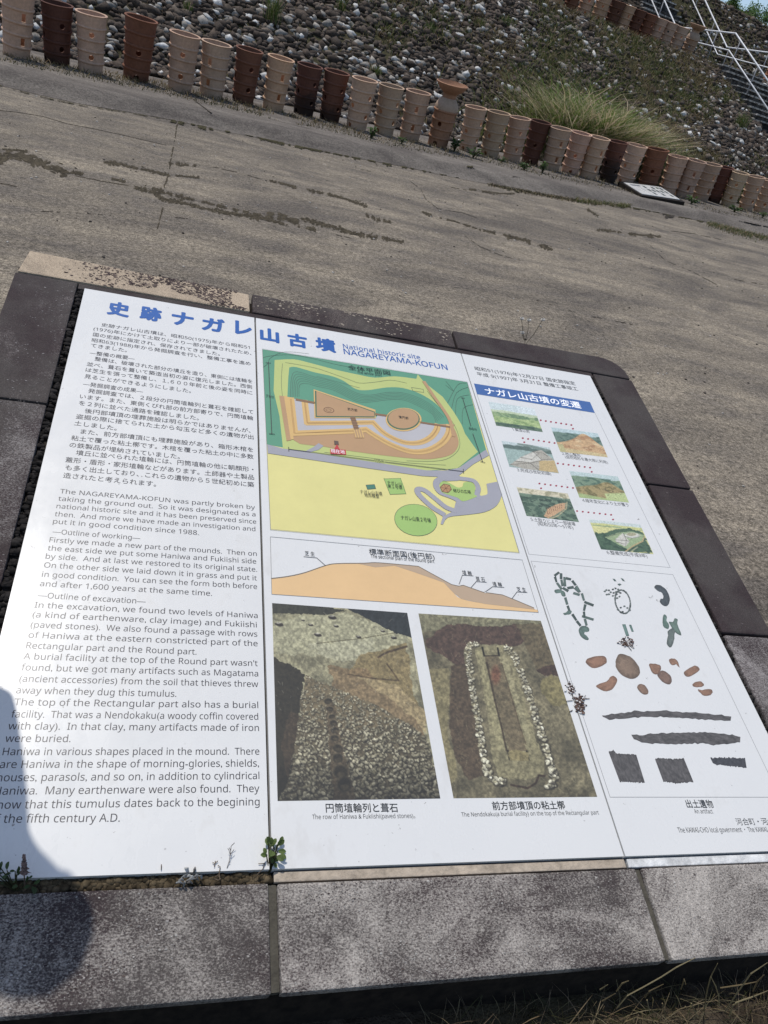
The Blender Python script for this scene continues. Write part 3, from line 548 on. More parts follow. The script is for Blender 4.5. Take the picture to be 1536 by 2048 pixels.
# ------------------------------------------------------------------ the site map
mp = empty('site_map', (0, 0, 0)); mp.parent = pm; mp.location = Vector(P(.45, .7, 0))-pm.location
TEAL, LGR, YEL, GRY, TAN, GOLD, HAT = srgb(88, 160, 128), srgb(198, 212, 128), srgb(236, 230, 150), srgb(168, 170, 180), srgb(194, 156, 112), srgb(228, 190, 118), srgb(196, 196, 200)
LN = srgb(70, 90, 80)
b = MB()
def pg(pts, c, L, fr=Z4): b.poly(TP(pts, L, fr)[::-1], c)
pg([(62, 256), (1109, 424), (1375, 1298), (103, 1180)], YEL, 1)
pg([(62, 256), (1109, 424), (1207, 770), (1130, 820), (1060, 868), (900, 880), (600, 832), (300, 785), (86, 744)], TEAL, 2)
pg(smooth([(125, 312), (220, 308), (300, 325), (440, 362), (560, 388), (640, 402), (740, 395), (850, 408)], 3)+[(857, 385), (890, 425), (985, 500), (1040, 575), (1080, 640), (1100, 690), (1165, 782), (1060, 866), (900, 878), (400, 802), (168, 768), (150, 600), (120, 470)], LGR, 3)
pg(smooth([(200, 350), (235, 348), (330, 375), (420, 395), (480, 420), (540, 460), (600, 466), (700, 452), (780, 455), (860, 480), (930, 520), (985, 570), (1012, 612), (1026, 652)], 4)+[(870, 632), (780, 660), (640, 600), (330, 600), (320, 530), (190, 505), (195, 400)], TEAL, 4)
pg(smooth([(160, 500), (210, 715), (375, 755), (600, 790), (850, 818), (950, 816), (1030, 795), (1062, 755), (1064, 715), (1040, 655), (1020, 640), (700, 640), (225, 600), (190, 505)], 3), TAN, 5)
pg([(205, 508), (330, 530), (330, 605), (640, 612), (650, 596), (705, 596), (720, 640), (780, 665), (840, 655), (870, 634), (1020, 652)]+smooth([(1012, 700), (975, 745), (905, 782), (820, 785), (720, 750), (640, 705), (592, 678)], 4)+[(225, 695)], HAT, 6)
for pts, w in (([(207, 512), (226, 688), (520, 676), (592, 668), (640, 700), (720, 745), (820, 780), (905, 776), (978, 738), (1013, 692), (1019, 652)], .030), ([(278, 524), (292, 636), (520, 634), (628, 632), (690, 690), (780, 732), (860, 736), (920, 710), (952, 672), (958, 646)], .027)):
    q = pts[:3]+smooth(pts[3:], 4); stroke(b, q, w, GOLD, 7, Z4)
    for off in (-.42, .42, 0):
        stroke(b, [(x+off*w*360*(.8 if x < 300 else .15), y+off*w*360*(0 if x < 230 else .8)) for x, y in q], (.0012), srgb(176, 132, 76), 8, Z4)
pg([(148, 495), (172, 498), (212, 722), (186, 728)], TAN, 7); stroke(b, [(180, 500), (214, 715)], .012, GOLD, 7.5, Z4)
pg([(324, 463), (640, 568), (640, 612), (328, 610)], GOLD, 9); pg([(330, 470), (638, 578), (636, 608), (334, 606)], srgb(70, 110, 80), 9.5); pg([(338, 474), (634, 582), (634, 602), (340, 600)], TAN, 10)
pg(ell(784, 618, 92, 60), GOLD, 9); pg(ell(783, 616, 84, 55), srgb(70, 110, 80), 9.5); pg(ell(783, 613, 78, 51), TAN, 10)
stroke(b, smooth([(890, 425), (940, 500), (990, 570), (1022, 625), (1040, 700)], 4), .017, TAN, 9, Z4)
stroke(b, [(238, 516), (326, 532)], .014, srgb(140, 105, 70), 9, Z4); stroke(b, [(640, 590), (704, 599)], .013, srgb(140, 105, 70), 9, Z4); stroke(b, [(870, 632), (1022, 656)], .012, srgb(140, 105, 70), 9, Z4)
pg([(510, 604), (536, 604), (556, 668), (530, 668)], srgb(140, 105, 70), 9.6); pg([(526, 670), (568, 666), (580, 712), (536, 712)], TAN, 9.6)
for i in range(4): stroke(b, [(530+i*13, 670), (541+i*13, 710)], .003, srgb(235, 200, 120), 10, Z4)
for i in range(5): stroke(b, [(512+i*5, 612+i*12), (538+i*5, 612+i*12)], .002, srgb(90, 65, 45), 10, Z4)
# contour lines
for i in range(6):
    t = i*17
    stroke(b, smooth([(205+i*9, 500), (212+i*8, 400+t*.5), (240+i*9, 372+t*.7), (330+i*2, 400+t*.55), (430, 425+t*.5), (540, 480+t*.5), (610, 492+t*.42), (700, 478+t*.45), (780, 480+t*.42), (860, 505+t*.5), (930, 545+t*.5), (990-i*8, 605+t*.3)], 3), .0016, LN, 5.5, Z4)
for q in ([(64, 300), (110, 290), (200, 285), (300, 300), (420, 330), (520, 350)], [(66, 350), (90, 330), (105, 300), (180, 270), (300, 280)], [(165, 330), (160, 450), (185, 640), (200, 720)], [(180, 325), (240, 335), (340, 355), (430, 385), (500, 410), (560, 430), (640, 425), (720, 415), (800, 430)], [(905, 470), (960, 540), (1015, 600), (1060, 680), (1070, 760), (1020, 812), (940, 830), (800, 828)], [(1000, 420), (1040, 470), (1000, 440)], [(1010, 530), (1060, 440), (1105, 430)], [(1030, 560), (1055, 480), (1115, 450)], [(1050, 590), (1060, 510), (1120, 490)], [(1085, 640), (1090, 560), (1140, 540)], [(380, 785), (600, 812), (800, 838), (1000, 850)], [(340, 395), (560, 455)]): stroke(b, smooth(q, 4), .0014, LN, 5.6, Z4)
stroke(b, ell(402, 570, 26, 13, .15, 16), .003, srgb(120, 85, 55), 11, Z4, True); stroke(b, ell(400, 570, 14, 6, .15, 12), .002, srgb(120, 85, 55), 11, Z4, True); stroke(b, [(825, 452), (885, 462), (888, 478), (832, 470)], .0016, LN, 6, Z4, True)
# road, paths and plaza
pg([(86, 744), (168, 766), (400, 800), (600, 830), (900, 877), (1000, 878), (1070, 864), (1120, 826), (1207, 770), (1221, 800), (1140, 846), (1090, 886), (1060, 908), (960, 910), (880, 906), (600, 866), (400, 836), (90, 790)], GRY, 6)
pg([(200, 768), (285, 778), (325, 757), (350, 738), (375, 752), (350, 772), (300, 786), (205, 776)], GRY, 6.2)
pg([(957, 905), (1065, 902), (1090, 918), (1060, 930), (1000, 932), (965, 925)], GRY, 6.2)
pg(smooth([(1050, 1042), (1160, 1012), (1205, 1003), (1214, 990), (1208, 946)], 2)+[(1262, 935)]+smooth([(1288, 1000), (1262, 1055), (1200, 1090), (1100, 1105), (1012, 1117), (985, 1155)], 3)+[(973, 1152), (985, 1112), (1040, 1086)], GRY, 6.3)
for q, w in (([(985, 1100), (930, 1065), (870, 1010), (855, 982), (870, 973), (900, 985), (950, 1025), (1000, 1065), (1050, 1085)], .024), ([(985, 915), (955, 935), (953, 962), (975, 990), (1020, 1008), (1060, 1028), (1074, 1055)], .026), ([(1070, 918), (1140, 930), (1165, 965), (1160, 1005), (1178, 1016)], .022)): stroke(b, smooth(q, 5), w, GRY, 6.6, Z4)
pg(smooth([(970, 945), (990, 933), (1020, 943), (1060, 965), (1085, 960), (1092, 940), (1130, 938), (1150, 962), (1146, 1000), (1158, 1012), (1090, 1036), (1060, 1018), (1010, 1002), (976, 985)], 3, True), srgb(172, 205, 115), 8)
pg(ell(1000, 970, 29, 23, .2, 6), srgb(190, 145, 95), 9); stroke(b, ell(1000, 970, 29, 23, .2, 6), .003, srgb(120, 80, 55), 9.5, Z4, True)
for t in range(3): stroke(b, [ell(1000, 970, 29, 23, .2, 6)[t], ell(1000, 970, 29, 23, .2, 6)[t+3]], .002, srgb(120, 80, 55), 9.7, Z4)
GE = srgb(165, 205, 112)
pg(smooth([(684, 920), (690, 919), (762, 917), (772, 922), (796, 990), (790, 998), (722, 1000), (712, 994)], 2, True), GE, 4); pg(ell(847, 1131, 110, 80, .18), GE, 4); stroke(b, ell(847, 1131, 110, 80, .18), .0016, LN, 4.6, Z4, True); stroke(b, [(684, 920), (768, 917), (796, 996), (716, 1000)], .0014, LN, 4.6, Z4, True)
pg([(592, 952), (635, 949), (642, 970), (600, 974)], srgb(60, 130, 110), 4); stroke(b, [(592, 952), (635, 949), (642, 970), (600, 974)], .002, LN, 4.6, Z4, True)
# dimension lines
for q in ([(93, 327), (110, 692)], [(80, 326), (104, 329)], [(97, 690), (124, 693)], [(196, 770), (634, 828)], [(688, 835), (1090, 884)], [(196, 760), (197, 780)], [(1089, 872), (1091, 892)], [(1086, 506), (1128, 650)], [(1138, 690), (1188, 834)], [(1078, 505), (1096, 508)], [(1178, 832), (1200, 838)]): stroke(b, q, .0028, (.03, .03, .035), 12, Z4)
stroke(b, [(62, 256), (1109, 424), (1375, 1298), (103, 1180)], .0014, HAIR, 11, Z4, True)
RED = srgb(200, 40, 50); pg([(443, 745), (458, 773), (428, 771)], RED, 12); pg([(408, 768), (488, 774), (490, 799), (410, 794)], RED, 12); pg([(428, 726), (450, 729), (453, 748), (430, 746)], srgb(95, 75, 60), 11.5)
b.build('map_print', MT['ink'], mp)
K = srgb(40, 44, 46)
for s, x0, y0, x1, y1, em in (('全体平面図', 502, 362, 718, 392, .035), ('The whole plan', 548, 380, 672, 396, .022), ('105m', 636, 836, 684, 842, .026), ('71m', 80, 503, 120, 509, .022), ('84m', 1120, 668, 1158, 674, .022), ('前方部', 498, 572, 548, 580, .020), ('後円部', 760, 612, 810, 620, .020), ('ナガレ山', 702, 950, 775, 960, .022), ('東１号墳', 704, 968, 778, 977, .022), ('ナガレ山古墳', 563, 997, 676, 1009, .022), ('地形模型', 585, 1014, 660, 1022, .022), ('結びの広場', 1040, 991, 1130, 1000, .022), ('ナガレ山東２号墳', 772, 1131, 925, 1147, .024)): b = MB(); txt(b, s, (x0, y0), (x1, y1), em, 13, K, 0, Z4); b.build('map_lettering', MT['type'], mp)
b = MB(); txt(b, '現在地', (413, 790), (485, 797), .025, 13, (.9, .9, .9), 0, Z4); b.build('map_lettering', MT['type'], mp)

# ------------------------------------------------------------------ section drawing
Z5c = lambda x, y: (500+x*.390625, 1060+y*.390625)
sd = empty('section_drawing', (0, 0, 0)); sd.parent = pm; sd.location = Vector(P(.45, 1.4, 0))-pm.location
b = MB(); ORG, BRN = srgb(240, 202, 146), srgb(194, 170, 142)
pg(smooth([(108, 255), (190, 245), (280, 225), (385, 188), (445, 178), (580, 177)], 3)+smooth([(640, 193), (740, 186), (860, 226), (990, 272), (1040, 325), (1080, 356), (1200, 380), (1455, 410)], 3)+[(1470, 412), (1473, 426), (110, 333)], ORG, 1, Z5c)
pg([(540, 174), (640, 171), (735, 178), (860, 190), (940, 234), (1030, 283), (1065, 291), (1090, 287), (1190, 322), (1290, 336), (1350, 360), (1450, 402), (1456, 411), (1200, 382), (1080, 357), (1040, 326), (990, 273), (860, 227), (740, 187), (640, 195)], BRN, 2, Z5c)
stroke(b, smooth([(108, 252), (190, 242), (280, 222), (385, 186), (445, 176), (580, 174), (640, 171), (735, 178), (860, 190)], 3)+[(940, 234), (1030, 283), (1065, 291), (1090, 287), (1190, 322), (1290, 336), (1350, 360), (1450, 402)], .003, srgb(120, 110, 95), 3, Z5c)
stroke(b, [(103, 39), (1391, 157), (1474, 426), (110, 333)], .0014, HAIR, 3.5, Z5c, True)
for q in ([(274, 141), (340, 147), (385, 187)], [(1140, 239), (1085, 235), (1068, 282)], [(1208, 272), (1156, 268), (1128, 300)], [(1298, 298), (1240, 294), (1200, 322)], [(1416, 324), (1364, 321), (1338, 356)]): stroke(b, q, .0022, srgb(80, 85, 90), 4, Z5c)
for x, y in ((1066, 285), (1197, 322)): pg([(x, y-8), (x+8, y-7), (x+9, y+5), (x+1, y+5)], srgb(225, 225, 220), 4, Z5c)
b.build('section_print', MT['ink'], sd)
for s, x0, y0, x1, y1, em in (('標準断面図(後円部)', 610, 131, 945, 158, .030), ('The sectional plan of the Round part', 617, 146, 942, 173, .021), ('芝 生', 280, 136, 330, 141, .022), ('埴 輪', 1087, 233, 1135, 238, .022), ('葺 石', 1157, 266, 1203, 270, .022), ('埴 輪', 1243, 292, 1290, 296, .022), ('芝 生', 1367, 319, 1413, 323, .022)): b = MB(); txt(b, s, (x0, y0), (x1, y1), em, 5, K, 0, Z5c); b.build('section_lettering', MT['type'], sd)
Z6c = lambda x, y: (800+x*.32552, 1200+y*.32552)
for fr, s, x0, y0, x1, y1, em, bo in ((Z5c, '円筒埴輪列と葺石', 388, 1452, 757, 1450, .0265, .0004), (Z5c, 'The row of Haniwa & Fukiishi(paved stones)。', 318, 1488, 845, 1481, .0165, 0), (Z6c, '前方部墳頂の粘土槨', 570, 1297, 1015, 1291, .0265, .0004), (Z6c, 'The Nendokaku(a burial facility) on the top of the Rectangular part', 377, 1335, 1220, 1321, .0165, 0)): b = MB(); txt(b, s, (x0, y0), (x1, y1), em, 1, K, bo, fr); b.build('caption_lettering', MT['type'], pm)

# ------------------------------------------------------------------ printed pictures: a fine mesh carrying the print as point colours
def inpoly(X, Y, pts):
    m = np.zeros(X.shape, bool); n = len(pts)
    for i in range(n):
        x0, y0 = pts[i]; x1, y1 = pts[(i+1) % n]; c = ((y0 > Y) != (y1 > Y)); m ^= c & (X < (x1-x0)*(Y-y0)/((y1-y0) or 1e-9)+x0)
    return m
class Pic:
    """canvas in the zoom frame fr of the photograph; colours are sRGB 0-255"""
    def __init__(s, quad, nx, ny, fr, base):
        s.fr = fr; q = [uv(*fr(*p)) for p in quad]; s.nx, s.ny = nx, ny; S_, T_ = np.meshgrid(np.linspace(0, 1, nx), np.linspace(0, 1, ny)); s.S, s.T = S_, T_
        U = sum(w[..., None]*c for w, c in (((1-S_)*(1-T_), q[0]), (S_*(1-T_), q[1]), (S_*T_, q[2]), ((1-S_)*T_, q[3])))
        s.W = S*(U[..., 0:1]*UX+U[..., 1:2]*VD); px, py, _ = proj(s.W); o = np.array(fr(0, 0)); k = fr(1, 0)[0]-o[0]
        s.X, s.Y = (px-o[0])/k, (py-o[1])/k; s.C = np.empty((ny, nx, 3)); s.C[:] = base
    def put(s, m, c, a=1.0):
        m = np.asarray(m, float)[..., None]*a; s.C = s.C*(1-m)+np.asarray(c, float)*m
    def soft(s, pts, c, wob=12, f=.03, seed=1, a=1.0):
        dx = (fbm(s.X*f, s.Y*f, seed)-.5)*2*wob; dy = (fbm(s.X*f, s.Y*f, seed+7)-.5)*2*wob; s.put(inpoly(s.X+dx, s.Y+dy, pts), c, a)
    def blob(s, x, y, rx, ry, c, a=1.0, rot=0.0, hard=3.0):
        dx, dy = s.X-x, s.Y-y; u = (dx*math.cos(rot)+dy*math.sin(rot))/rx; v = (-dx*math.sin(rot)+dy*math.cos(rot))/ry; s.put(np.clip((1-np.sqrt(u*u+v*v))*hard+.5, 0, 1), c, a)
    def line(s, pts, w, c, a=1.0):
        for (x0, y0), (x1, y1) in zip(pts[:-1], pts[1:]):
            L2 = (x1-x0)**2+(y1-y0)**2+1e-9; t = np.clip(((s.X-x0)*(x1-x0)+(s.Y-y0)*(y1-y0))/L2, 0, 1); d = np.hypot(s.X-x0-t*(x1-x0), s.Y-y0-t*(y1-y0)); s.put(np.clip((w-d)/max(w*.5, .8), 0, 1), c, a)
    def grain(s, amp, f, seed=3, o=4): s.C = s.C*(1+amp*2*(fbm(s.X*f, s.Y*f, seed, o)[..., None]-.5))
    def stones(s, pts, n, r0, r1, lo, hi, seed, y0=0, y1=1, rej=.0):
        r = np.random.default_rng(seed); P_ = np.array(pts); k = 0
        while k < n:
            x, y = r.uniform(P_[:, 0].min(), P_[:, 0].max()), r.uniform(P_[:, 1].min(), P_[:, 1].max())
            if not inpoly(np.array([x]), np.array([y]), pts)[0]: continue
            k += 1; t = np.clip((y-y0)/(y1-y0), 0, 1); R = (r0+(r1-r0)*t)*r.uniform(.6, 1.3); c = np.array(lo)+(np.array(hi)-np.array(lo))*r.random(); rot = r.uniform(-1.2, 1.2)
            i = np.argwhere((np.abs(s.X-x) < R*1.6) & (np.abs(s.Y-y) < R*1.6))
            if len(i) == 0: continue
            a0, b0 = i.min(0); a1, b1 = i.max(0)+1; X, Y = s.X[a0:a1, b0:b1], s.Y[a0:a1, b0:b1]
            dx, dy = X-x, Y-y; u = (dx*math.cos(rot)+dy*math.sin(rot))/R; v = (-dx*math.sin(rot)+dy*math.cos(rot))/(R*.62); d = np.sqrt(u*u+v*v)
            sh = np.clip((1.25-np.sqrt(((dx-R*.25)/R)**2+((dy-R*.35)/R/.8)**2))*3, 0, 1)[..., None]*.55; C = s.C[a0:a1, b0:b1]; C = C*(1-sh)+np.array([45, 40, 32])*sh
            m = np.clip((1-d)*4, 0, 1)[..., None]; s.C[a0:a1, b0:b1] = C*(1-m)+c*(1-.25*np.clip(v, -1, 1)[..., None])*m
    def straws(s, n, ln, seed, c=(200, 190, 160), a=.5):
        r = np.random.default_rng(seed)
        for _ in range(n):
            x, y = r.uniform(s.X.min(), s.X.max()), r.uniform(s.Y.min(), s.Y.max()); t = r.uniform(.6, 2.6); l = ln*r.uniform(.4, 1.3); s.line([(x, y), (x+l*math.cos(t), y-l*math.sin(t))], 1.5, c, a)
    def build(s, name, parent, L=1, label=None, mat='picture'):
        c = np.clip(s.C, 0, 255)/255; lin = np.where(c < .04045, c/12.92, ((c+.055)/1.055)**2.4); V = (s.W+NS*lay(L)).reshape(-1, 3)
        ix = np.arange(s.nx*s.ny).reshape(s.ny, s.nx); o = fast(name, V, quads(ix), MT[mat], parent, col=lin.reshape(-1, 3))
        if label: o['label'] = label
        return o
# photograph of the stone paved slope with the buried pots
p = Pic([(112, 378), (803, 428), (972, 1378), (140, 1391)], 250, 300, Z5c, (146, 140, 110)); p.grain(.35, .02, 1)
p.soft([(100, 470), (480, 430), (820, 520), (800, 620), (560, 680), (300, 640), (120, 640)], (168, 164, 132), 25, .02, 2, .8); p.soft([(300, 590), (620, 560), (640, 640), (420, 690)], (176, 172, 142), 25, .03, 5, .7)
p.soft([(560, 640), (800, 590), (830, 800), (900, 1000), (760, 860), (500, 740)], (128, 112, 76), 20, .03, 3, .9); p.soft([(400, 700), (600, 720), (700, 820), (860, 940), (900, 1080), (700, 950), (430, 830)], (128, 106, 76), 16, .03, 4, .8); p.soft([(520, 740), (760, 800), (900, 940), (905, 1040), (740, 880)], (160, 142, 104), 16, .03, 8, .9)
p.soft([(110, 370), (300, 380), (500, 420), (380, 436), (112, 432)], (52, 52, 42), 8, .05, 6); p.soft([(470, 395), (810, 420), (830, 560), (740, 530), (640, 480), (560, 440)], (42, 46, 46), 8, .05, 7); p.line([(800, 600), (700, 630), (655, 655)], 7, (70, 55, 40), .9); p.line([(500, 742), (640, 765), (760, 775), (700, 690)], 5, (75, 60, 42), .8); p.line([(340, 585), (560, 560), (740, 530)], 3, (85, 78, 55), .8)
p.soft([(110, 650), (200, 690), (272, 740), (268, 830), (245, 980), (225, 1180), (200, 1300), (140, 1400), (110, 1400)], (46, 42, 32), 14, .04, 9); p.soft([(250, 940), (215, 1200), (190, 1280), (160, 1100), (200, 940)], (70, 58, 44), 10, .05, 10, .8)
SA = [(285, 750), (440, 815), (640, 900), (830, 1010), (905, 1080), (985, 1390), (150, 1390), (210, 1250), (245, 1000), (262, 850)]
p.soft(SA, (92, 83, 64), 10, .05, 11); p.soft([(285, 750), (440, 815), (640, 900), (800, 1000), (500, 1040), (260, 960)], (124, 110, 82), 14, .04, 21, .7); p.stones(SA, 2100, 5, 13.5, (112, 105, 82), (186, 178, 148), 4, 760, 1390)
p.soft([(420, 860), (470, 1100), (540, 1390), (430, 1390), (400, 1100), (385, 880)], (84, 70, 52), 12, .06, 12, .75)
for x, y, rx, ry in ((397, 878, 20, 15), (405, 917, 18, 11), (416, 956, 16, 10), (425, 990, 19, 14), (432, 1026, 21, 14), (431, 1066, 21, 15), (448, 1119, 26, 19), (446, 1170, 27, 23), (462, 1240, 37, 33), (480, 1303, 36, 38)): p.blob(x, y, rx+3, ry+3, (112, 102, 78), .7, 0, 3); p.blob(x+1, y+2, rx, ry, (44, 39, 30), .95, random.uniform(-.3, .3), 2.5); p.blob(x+3, y+ry*.45, rx*.6, ry*.4, (88, 78, 58), .7)
for x, y, r in ((148, 487, 22), (346, 541, 20), (555, 552, 14), (735, 556, 16), (440, 496, 14), (310, 490, 14), (678, 522, 12), (270, 466, 10), (420, 452, 22)): p.blob(x, y, r, r*.45, (48, 42, 36), 1, .2); p.blob(x-3, y-r*.35, r*.6, r*.2, (190, 185, 165), .7)
g_ = np.clip((p.Y-1150)/250, 0, 1)*.45; p.C *= (1-g_)[..., None]; p.grain(.35, .09, 13, 3); p.straws(150, 20, 8, (205, 200, 180), .35)
p.build('photograph', pm, 1, 'excavation photograph of a cobbled slope with a line of buried pots')
# photograph of the clay covered coffin
p = Pic([(111, 87), (862, 132), (1208, 1213), (326, 1222)], 230, 290, Z6c, (112, 104, 80)); p.grain(.4, .012, 2)
p.soft([(100, 80), (880, 120), (900, 190), (560, 180), (280, 170), (130, 220)], (128, 124, 96), 20, .02, 3, .8)
p.soft([(160, 250), (290, 150), (560, 170), (720, 150), (770, 260), (700, 290), (420, 262), (392, 310), (395, 420), (330, 400), (250, 340), (160, 300)], (80, 62, 52), 16, .03, 4, .95); p.soft([(170, 430), (300, 420), (300, 620), (285, 830), (330, 960), (350, 1090), (300, 1150)], (132, 122, 88), 10, .04, 5, .9)
p.soft([(310, 410), (400, 400), (430, 560), (470, 800), (490, 1000), (520, 1080), (420, 1110), (350, 1000), (300, 830)], (84, 70, 54), 14, .03, 6, .95); p.soft([(700, 150), (870, 150), (960, 420), (830, 430), (780, 300)], (96, 84, 62), 14, .04, 7, .8)
p.soft([(455, 310), (480, 285), (640, 282), (690, 360), (720, 450), (770, 640), (830, 850), (885, 980), (880, 1080), (760, 1110), (600, 1090), (560, 960), (540, 760), (500, 520)], (136, 128, 96), 9, .04, 8, .95)
p.soft([(512, 352), (604, 345), (650, 500), (700, 640), (775, 935), (665, 930), (612, 720), (562, 520)], (110, 98, 74), 7, .05, 9); p.soft([(640, 300), (660, 380), (740, 640), (800, 850), (790, 900), (700, 620), (622, 390)], (150, 142, 108), 6, .05, 10, .9); p.soft([(470, 310), (510, 330), (560, 520), (612, 720), (655, 920), (600, 930), (556, 740), (510, 520)], (150, 142, 106), 6, .05, 22, .85)
p.line([(530, 390), (580, 620), (620, 780), (652, 930)], 8, (62, 50, 38), .85); p.line([(622, 395), (665, 540), (705, 680), (740, 800), (770, 890)], 5, (82, 68, 50), .7)
for a, e in (((503, 296), (514, 345)), ((597, 300), (606, 345)), ((660, 930), (671, 985)), ((776, 932), (787, 985))): p.line([a, e], 7, (26, 22, 18))
p.line([(514, 348), (600, 345)], 6, (50, 42, 32), .8); p.blob(585, 465, 28, 55, (128, 76, 58), .6, 0, 1.5); p.soft([(660, 935), (700, 920), (780, 940), (790, 990), (670, 990)], (138, 126, 88), 6, .06, 12)
p.soft([(830, 440), (900, 405), (965, 395), (985, 470), (900, 470)], (72, 56, 46), 10, .05, 11); p.soft([(870, 490), (930, 460), (990, 500), (1030, 640), (940, 660), (860, 560)], (128, 118, 80), 9, .05, 13, .9); p.line([(680, 1140), (780, 1160), (830, 1130), (850, 1082), (885, 1085)], 9, (58, 44, 34), .9)
for pl_, w in (([(478, 274), (425, 276), (414, 350), (426, 430), (440, 540), (456, 650), (480, 740), (490, 850), (512, 960), (530, 1060), (572, 1108), (640, 1132)], 26), ([(640, 286), (696, 340), (738, 440), (780, 550), (812, 660), (850, 780), (882, 880), (908, 960), (934, 1040), (950, 1120), (890, 1150)], 24)):
    for (x0, y0), (x1, y1) in zip(pl_[:-1], pl_[1:]):
        dx, dy = x1-x0, y1-y0; l = math.hypot(dx, dy); nx_, ny_ = -dy/l*w*.72, dx/l*w*.72; p.stones([(x0+nx_, y0+ny_), (x1+nx_, y1+ny_), (x1-nx_, y1-ny_), (x0-nx_, y0-ny_)], int(l/3.6), 8, 15, (150, 142, 112), (224, 218, 190), int(x0), 250, 1150)
p.grain(.35, .07, 14, 3); p.straws(260, 34, 9, (205, 196, 150), .3); p.build('photograph', pm, 1, 'excavation photograph of a long clay coffin bed edged with pale stones')

# ------------------------------------------------------------------ right panel
Z7c = lambda x, y: (900+x*.32552, 680+y*.32552)
Z8c = lambda x, y: (1036+x*.32552, 1100+y*.32552)
b = MB(); b.poly(TP([(145, 271), (858, 385), (888, 452), (164, 337)], 1, Z7c)[::-1], srgb(44, 100, 172)); b.build('heading_bar', MT['ink'], pr)
b = MB(); txt(b, 'ナガレ山古墳の変遷', (222, 338), (808, 428), .054, 2, (1, 1, 1), .0008, Z7c); b.build('heading_lettering', MT['type'], pr); b = MB()
txt(b, '昭和51(1976)年12月27日 国史跡指定', (155, 191), (772, 284), .033, 1, K, .0002, Z7c); b.build('date_lettering', MT['type'], pr); b = MB(); txt(b, '平成 9(1997)年 3月31日 整備工事竣工', (168, 225), (788, 318), .033, 1, K, .0002, Z7c); b.build('date_lettering', MT['type'], pr)
b = MB()
for q, fr in (([(164, 337), (888, 452), (1350, 1402), (482, 1320)], Z7c), ([(78, 72), (948, 155), (1536, 1380), (1608, 1522), (562, 1522)], Z8c)): stroke(b, q, .0014, HAIR, 1, fr, True)
b.build('border_lines', MT['ink'], pr)
DOT = srgb(165, 35, 65)
for (x0, y0), (x1, y1), (x2, y2) in (((555, 497), (743, 526), (753, 549)), ((445, 607), (640, 637), (454, 632)), ((660, 762), (858, 788), (868, 814)), ((547, 886), (753, 913), (557, 915)), ((778, 1055), (987, 1078), (999, 1107))):
    b = MB()
    for i in range(7): b.poly(TP(ell(x0+(x1-x0)*i/6, y0+(y1-y0)*i/6, 6.6, 5.2, 0, 12), 1, Z7c)[::-1], DOT)
    b.poly(TP(ell(x2, y2, 6.6, 5.2, 0, 12), 1, Z7c)[::-1], DOT); b.build('dotted_trail', MT['ink'], pr)
for s, x0, y0, x1, y1 in (('1.築造以前', 385, 563, 490, 577), ('2.地山整形', 690, 711, 805, 725), ('(自然地形を最大限に利用)', 708, 732, 970, 766), ('3.完成(5世紀初頭)', 413, 813, 622, 838), ('4.経年変化により土が覆う', 815, 1000, 1098, 1030), ('5.土取りにより一部破壊', 498, 1118, 772, 1148), ('(昭和50年〜51年)', 540, 1145, 758, 1170), ('6.整備完成(平成9年)', 966, 1322, 1213, 1344)): b = MB(); txt(b, s, (x0, y0), (x1, y1), .023, 1, K, 0, Z7c); b.build('caption_lettering', MT['type'], pr)
for s, x0, y0, x1, y1, em, bo in (('出土遺物', 1038, 1590, 1202, 1590, .0275, .0004), ('An artifact', 1083, 1622, 1196, 1622, .0185, 0), ('河合町・河合町教育委員会', 1345, 1697, 1800, 1690, .024, 0), ('The KAWAI-CHO local government ・ The KAWAI-CHO board of education', 985, 1745, 1800, 1738, .021, 0)): b = MB(); txt(b, s, (x0, y0), (x1, y1), em, 1, K, bo, Z8c); b.build('caption_lettering', MT['type'], pr)
def art(quad, label, fn, base):
    p = Pic(quad, 72, 66, Z7c, base); fn(p, p.S, p.T); p.grain(.16, .25, 5, 3); p.build('painting', pr, 1, label)
def band_(p, y, c, seed, amp=.06, f=5, a=1.0): p.put(np.clip((p.T-(y+amp*2*(fbm(p.S*f, p.S*0+seed, seed)-.5)))*40, 0, 1), c, a)
def mott(p, m, c, f, seed, th=.5, a=.8): p.put(np.clip((fbm(p.S*f, p.T*f, seed)-th)*9, 0, 1)*m, c, a)
def a1(p, S_, T): 
    mott(p, T < .3, (225, 232, 230), 3, 2); band_(p, .30, (196, 208, 172), 2, .05); band_(p, .40, (150, 172, 122), 3, .05); mott(p, (T > .4), (96, 124, 92), 9, 4, .5, .7); band_(p, .55-.0, (176, 194, 132), 5, .10, 3); mott(p, T > .58, (122, 150, 92), 12, 6, .52, .7); band_(p, .84, (96, 118, 92), 7, .06); mott(p, T > .84, (60, 84, 66), 12, 8)
def a2(p, S_, T):
    band_(p, .16, (110, 132, 116), 3, .06); mott(p, (T > .16) & (T < .6), (72, 98, 84), 10, 4); hill = np.clip((T-(.62-.42*np.exp(-((S_-.7)/.22)**2)-.2*np.exp(-((S_-.45)/.3)**2)))*30, 0, 1); p.put(hill, (204, 168, 122)); mott(p, hill, (160, 118, 80), 7, 5, .52, .7); mott(p, hill, (226, 202, 158), 6, 9, .56, .7); p.put(np.clip((T-.80-.06*S_)*30, 0, 1), (206, 190, 140), .8); p.put(((T > .68) & (S_ < .12)), (190, 182, 130))
